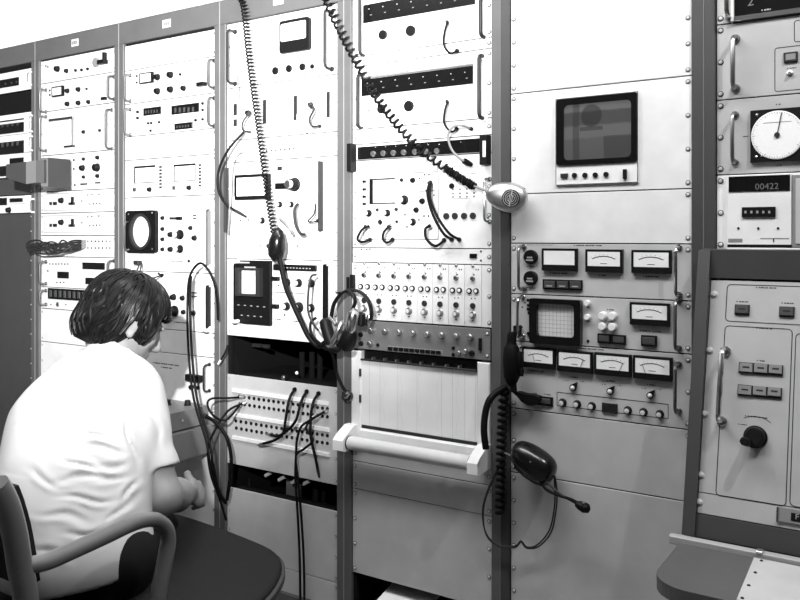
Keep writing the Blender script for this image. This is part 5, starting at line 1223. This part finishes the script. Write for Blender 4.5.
# creases of the cloth, each a groove with a soft ridge below it
CR = [(78,432,110,441,1.0),(85,447,122,452,1.1),(62,459,102,473,1.1),(56,479,122,477,1.2),(60,497,112,499,1.1),(108,408,128,449,.9),(119,402,133,444,.8),
      (137,483,122,503,1.2),(138,497,106,522,1.0),(40,512,90,520,.8),(62,535,112,528,.8),(96,466,126,462,1.0),(30,470,60,486,.7),(128,415,137,470,.9),(150,405,160,452,.6),(30,548,70,556,.6)]
rx, ry = X-CAM.x, Y-CAM.y; dep = rx*AX.x+ry*AX.y; pu = CX+F*(rx*RT.x+ry*RT.y)/dep; pv = CY-F*(Z-CAM.z)/dep
wob = (2.2*np.sin(pu*.11+pv*.05)+1.6*np.sin(pv*.17-pu*.06+1.3)).astype(np.float32)
for x0, y0, x1, y1, k_ in CR:
    L2 = (x1-x0)**2+(y1-y0)**2; t_ = np.clip(((pu-x0)*(x1-x0)+(pv-y0)*(y1-y0))/L2, 0, 1)
    n_ = ((pu-x0)*(y1-y0)-(pv-y0)*(x1-x0))/math.sqrt(L2)*(-1 if x1 > x0 else 1)+wob      # signed px across, positive below
    al = np.sin(np.pi*np.clip(t_*.86+.07, 0, 1)); e2 = (pu-(x0+t_*(x1-x0)))**2+(pv-(y0+t_*(y1-y0)))**2-(n_-wob)**2
    fade = al*np.exp(-np.clip(e2, 0, 1e4)/40.0)
    sh_.D += (k_*fade*(.0062*np.exp(-(n_/2.6)**2)-.0048*np.exp(-((n_-6)/3.6)**2)-.0030*np.exp(-((n_+5)/3.4)**2))).astype(np.float32)
sh_.D -= (.0012*np.sin(X*38+Z*21)*np.sin(Y*33-Z*27)).astype(np.float32)
# hem and neck opening
uu = (X-hip.x)*RGT.x+(Y-hip.y)*RGT.y
hemz = (H-.782+.22*np.clip(uu-.0, 0, .16)+.05*np.clip(-uu-.08, 0, .3)).astype(np.float32)
sh_.carve(lambda P: (P[..., 2]-hemz), .004)
nk = (hd-neckb).normalized()
sh_.carve(lambda P: cone(P, neckb+nk*.038+gz*.012, neckb+nk*.16+gz*.02, .068, .10), .004)
sh_.carve(lambda P: ell(P, neckb+gz*.062+Vector((.012,0,.020)), (.062,.062,.050)), .004)
shirt = link('shirt', sh_.mesh('shirt'), 'shirt', man); shirt['label'] = 'white short-sleeved shirt, creased at the waist and armpit'
# collar
fr = lambda d_: max(0.0, d_.dot((gz+gx*.5).normalized()))
cb = MB(); nu = nk.orthogonal().normalized(); nv = nk.cross(nu); ring = []
for i in range(33):
    a_ = 2*math.pi*i/32; d_ = nu*math.cos(a_)+nv*math.sin(a_); ring.append([neckb+nk*(.006-.022*fr(d_))+d_*.070, neckb+nk*(.036-.026*fr(d_))+d_*.063, neckb+nk*(.038-.026*fr(d_))+d_*.067, neckb+nk*(.0-.022*fr(d_))+d_*.084, neckb-nk*(.006+.022*fr(d_))+d_*.080])
v = [p for r_ in ring for p in r_]; f = [(i*5+j, i*5+(j+1) % 5, (i+1)*5+(j+1) % 5, (i+1)*5+j) for i in range(32) for j in range(5)]
build('collar', MB().add(v, f), 'shirt', shirt, 60)
# ---- trousers
tr = Field((.95, -1.10, .05), (1.78, -.36, H-.58), .008)
for s_ in (-1, 1): tr.cone(hip+r2*.04*s_, hip+r2*.045*s_+Vector((0,0,-.06)), .090, .098, .05)
for a, b_, c in ((hipR, knR, anR), (hipL, knL, anL)): tr.chain([a, b_, c], [.095, .068, .062], .04)
tro = link('trousers', tr.mesh('trousers'), 'trousers', man)
for c in (anR, anL):
    s0 = Field((c.x-.16, c.y-.14, 0.002), (c.x+.16, c.y+.30, .12), .006); f0 = Vector((c.x, c.y, .045))
    s0.cone(f0+Vector((0,-.05,0)), f0+FWD*.17+Vector((0,0,-.010)), .043, .034, .02); s0.cone(f0, c, .044, .046, .02)
    link('shoe', s0.mesh('shoe'), 'black_gloss', man)
# ---- hair: a full head of dark hair down over the collar, with combed locks
hairF = lambda P: _hair(P)
def _hair(P):
    q = (P-np.array(hd, dtype=np.float32))@HM
    x, y, z = q[..., 0], q[..., 1], q[..., 2]
    E = lambda c, r: ell(q, c, r)
    d = E((0,-.016,.034), (.093,.114,.098))
    d = smin(d, E((0,-.072,-.040), (.083,.058,.068)), .03)
    d = smin(d, E((.052,-.045,-.030), (.046,.050,.060)), .02); d = smin(d, E((-.052,-.045,-.030), (.046,.050,.060)), .02)
    d = smin(d, E((.066,.038,.010), (.024,.034,.046)), .015); d = smin(d, E((-.066,.038,.010), (.024,.034,.046)), .015)   # side hair over the temples
    face_ = np.maximum(np.maximum(-(y-.052+.25*np.clip(-z, 0, 1)), (z-.050)), -1)                    # keep the face free
    d = np.maximum(d, -face_)
    for s_ in (-1, 1): d = np.maximum(d, -ell(q, (.096*s_, -.002, -.016), (.024,.018,.030)))          # room for the ears
    d = np.maximum(d, -(z+.098+.35*np.clip(y+.06, 0, .2)))                                           # cut line at the nape
    return d
hf = Field((hd.x-.18, hd.y-.18, hd.z-.17), (hd.x+.18, hd.y+.18, hd.z+.17), .0045)
hf.add(hairF, hf.lo, [a[-1] for a in hf.ax], .001)
hair = link('hair', hf.mesh('hair'), 'hair', man); hair['label'] = 'thick dark hair reaching over the collar'
def strands(n=760, steps=13, seed=2):
    R_ = np.random.RandomState(seed); a_ = R_.uniform(0, 2*np.pi, n); el = R_.uniform(-.25, 1.45, n)
    crown = np.array([0, -.05, .125])
    q = np.stack([np.cos(a_)*np.cos(el), np.sin(a_)*np.cos(el), np.sin(el)], 1)*.16+np.array([0, -.015, .03])
    toW = lambda q: np.array(hd)+q@HM.T.astype(float)
    fn = lambda q: hairF(toW(q).astype(np.float32)).astype(float)
    def grad(q, e=.003): return np.stack([fn(q+np.eye(3)[i]*e)-fn(q-np.eye(3)[i]*e) for i in range(3)], 1)/(2*e)
    for _ in range(14):
        g = grad(q); g /= np.linalg.norm(g, axis=1)[:, None]+1e-9; q = q-g*np.clip(fn(q), -.03, .03)[:, None]
    paths = [q.copy()]
    sw = R_.normal(0, .75, n)
    for s_ in range(steps):
        g = grad(q); g /= np.linalg.norm(g, axis=1)[:, None]+1e-9
        d = (q-crown)*np.array([1, 1, .4]); d /= np.linalg.norm(d, axis=1)[:, None]+1e-9
        d = d*np.clip(1.1-s_*.1, 0, 1)[..., None] if False else d+np.array([0, -.25, -.9]); d[:, 0] += sw*.8*math.cos(s_*.35); d[:, 1] += sw*.5*math.sin(s_*.5)
        d -= g*(d*g).sum(1)[:, None]; d /= np.linalg.norm(d, axis=1)[:, None]+1e-9
        q = q+d*.0078; q = q-g*np.clip(fn(q)-.0025, -.006, .006)[:, None]; paths.append(q.copy())
    P = np.stack(paths, 1); mb = MB()
    for i in range(n):
        pts = [Vector(toW(p[None])[0]) for p in P[i]]
        z_ = P[i][:, 2]; k = len(pts)
        if np.abs(fn(P[i])).max() > .009: continue
        w_ = R_.uniform(.0022, .0060); mb.tube(pts, [w_*(.35+.65*math.sin(math.pi*min(1, .15+.8*j/(k-1)))) for j in range(k)], 5)
    return mb
build('hair_locks', strands(), 'hair', hair, 60)
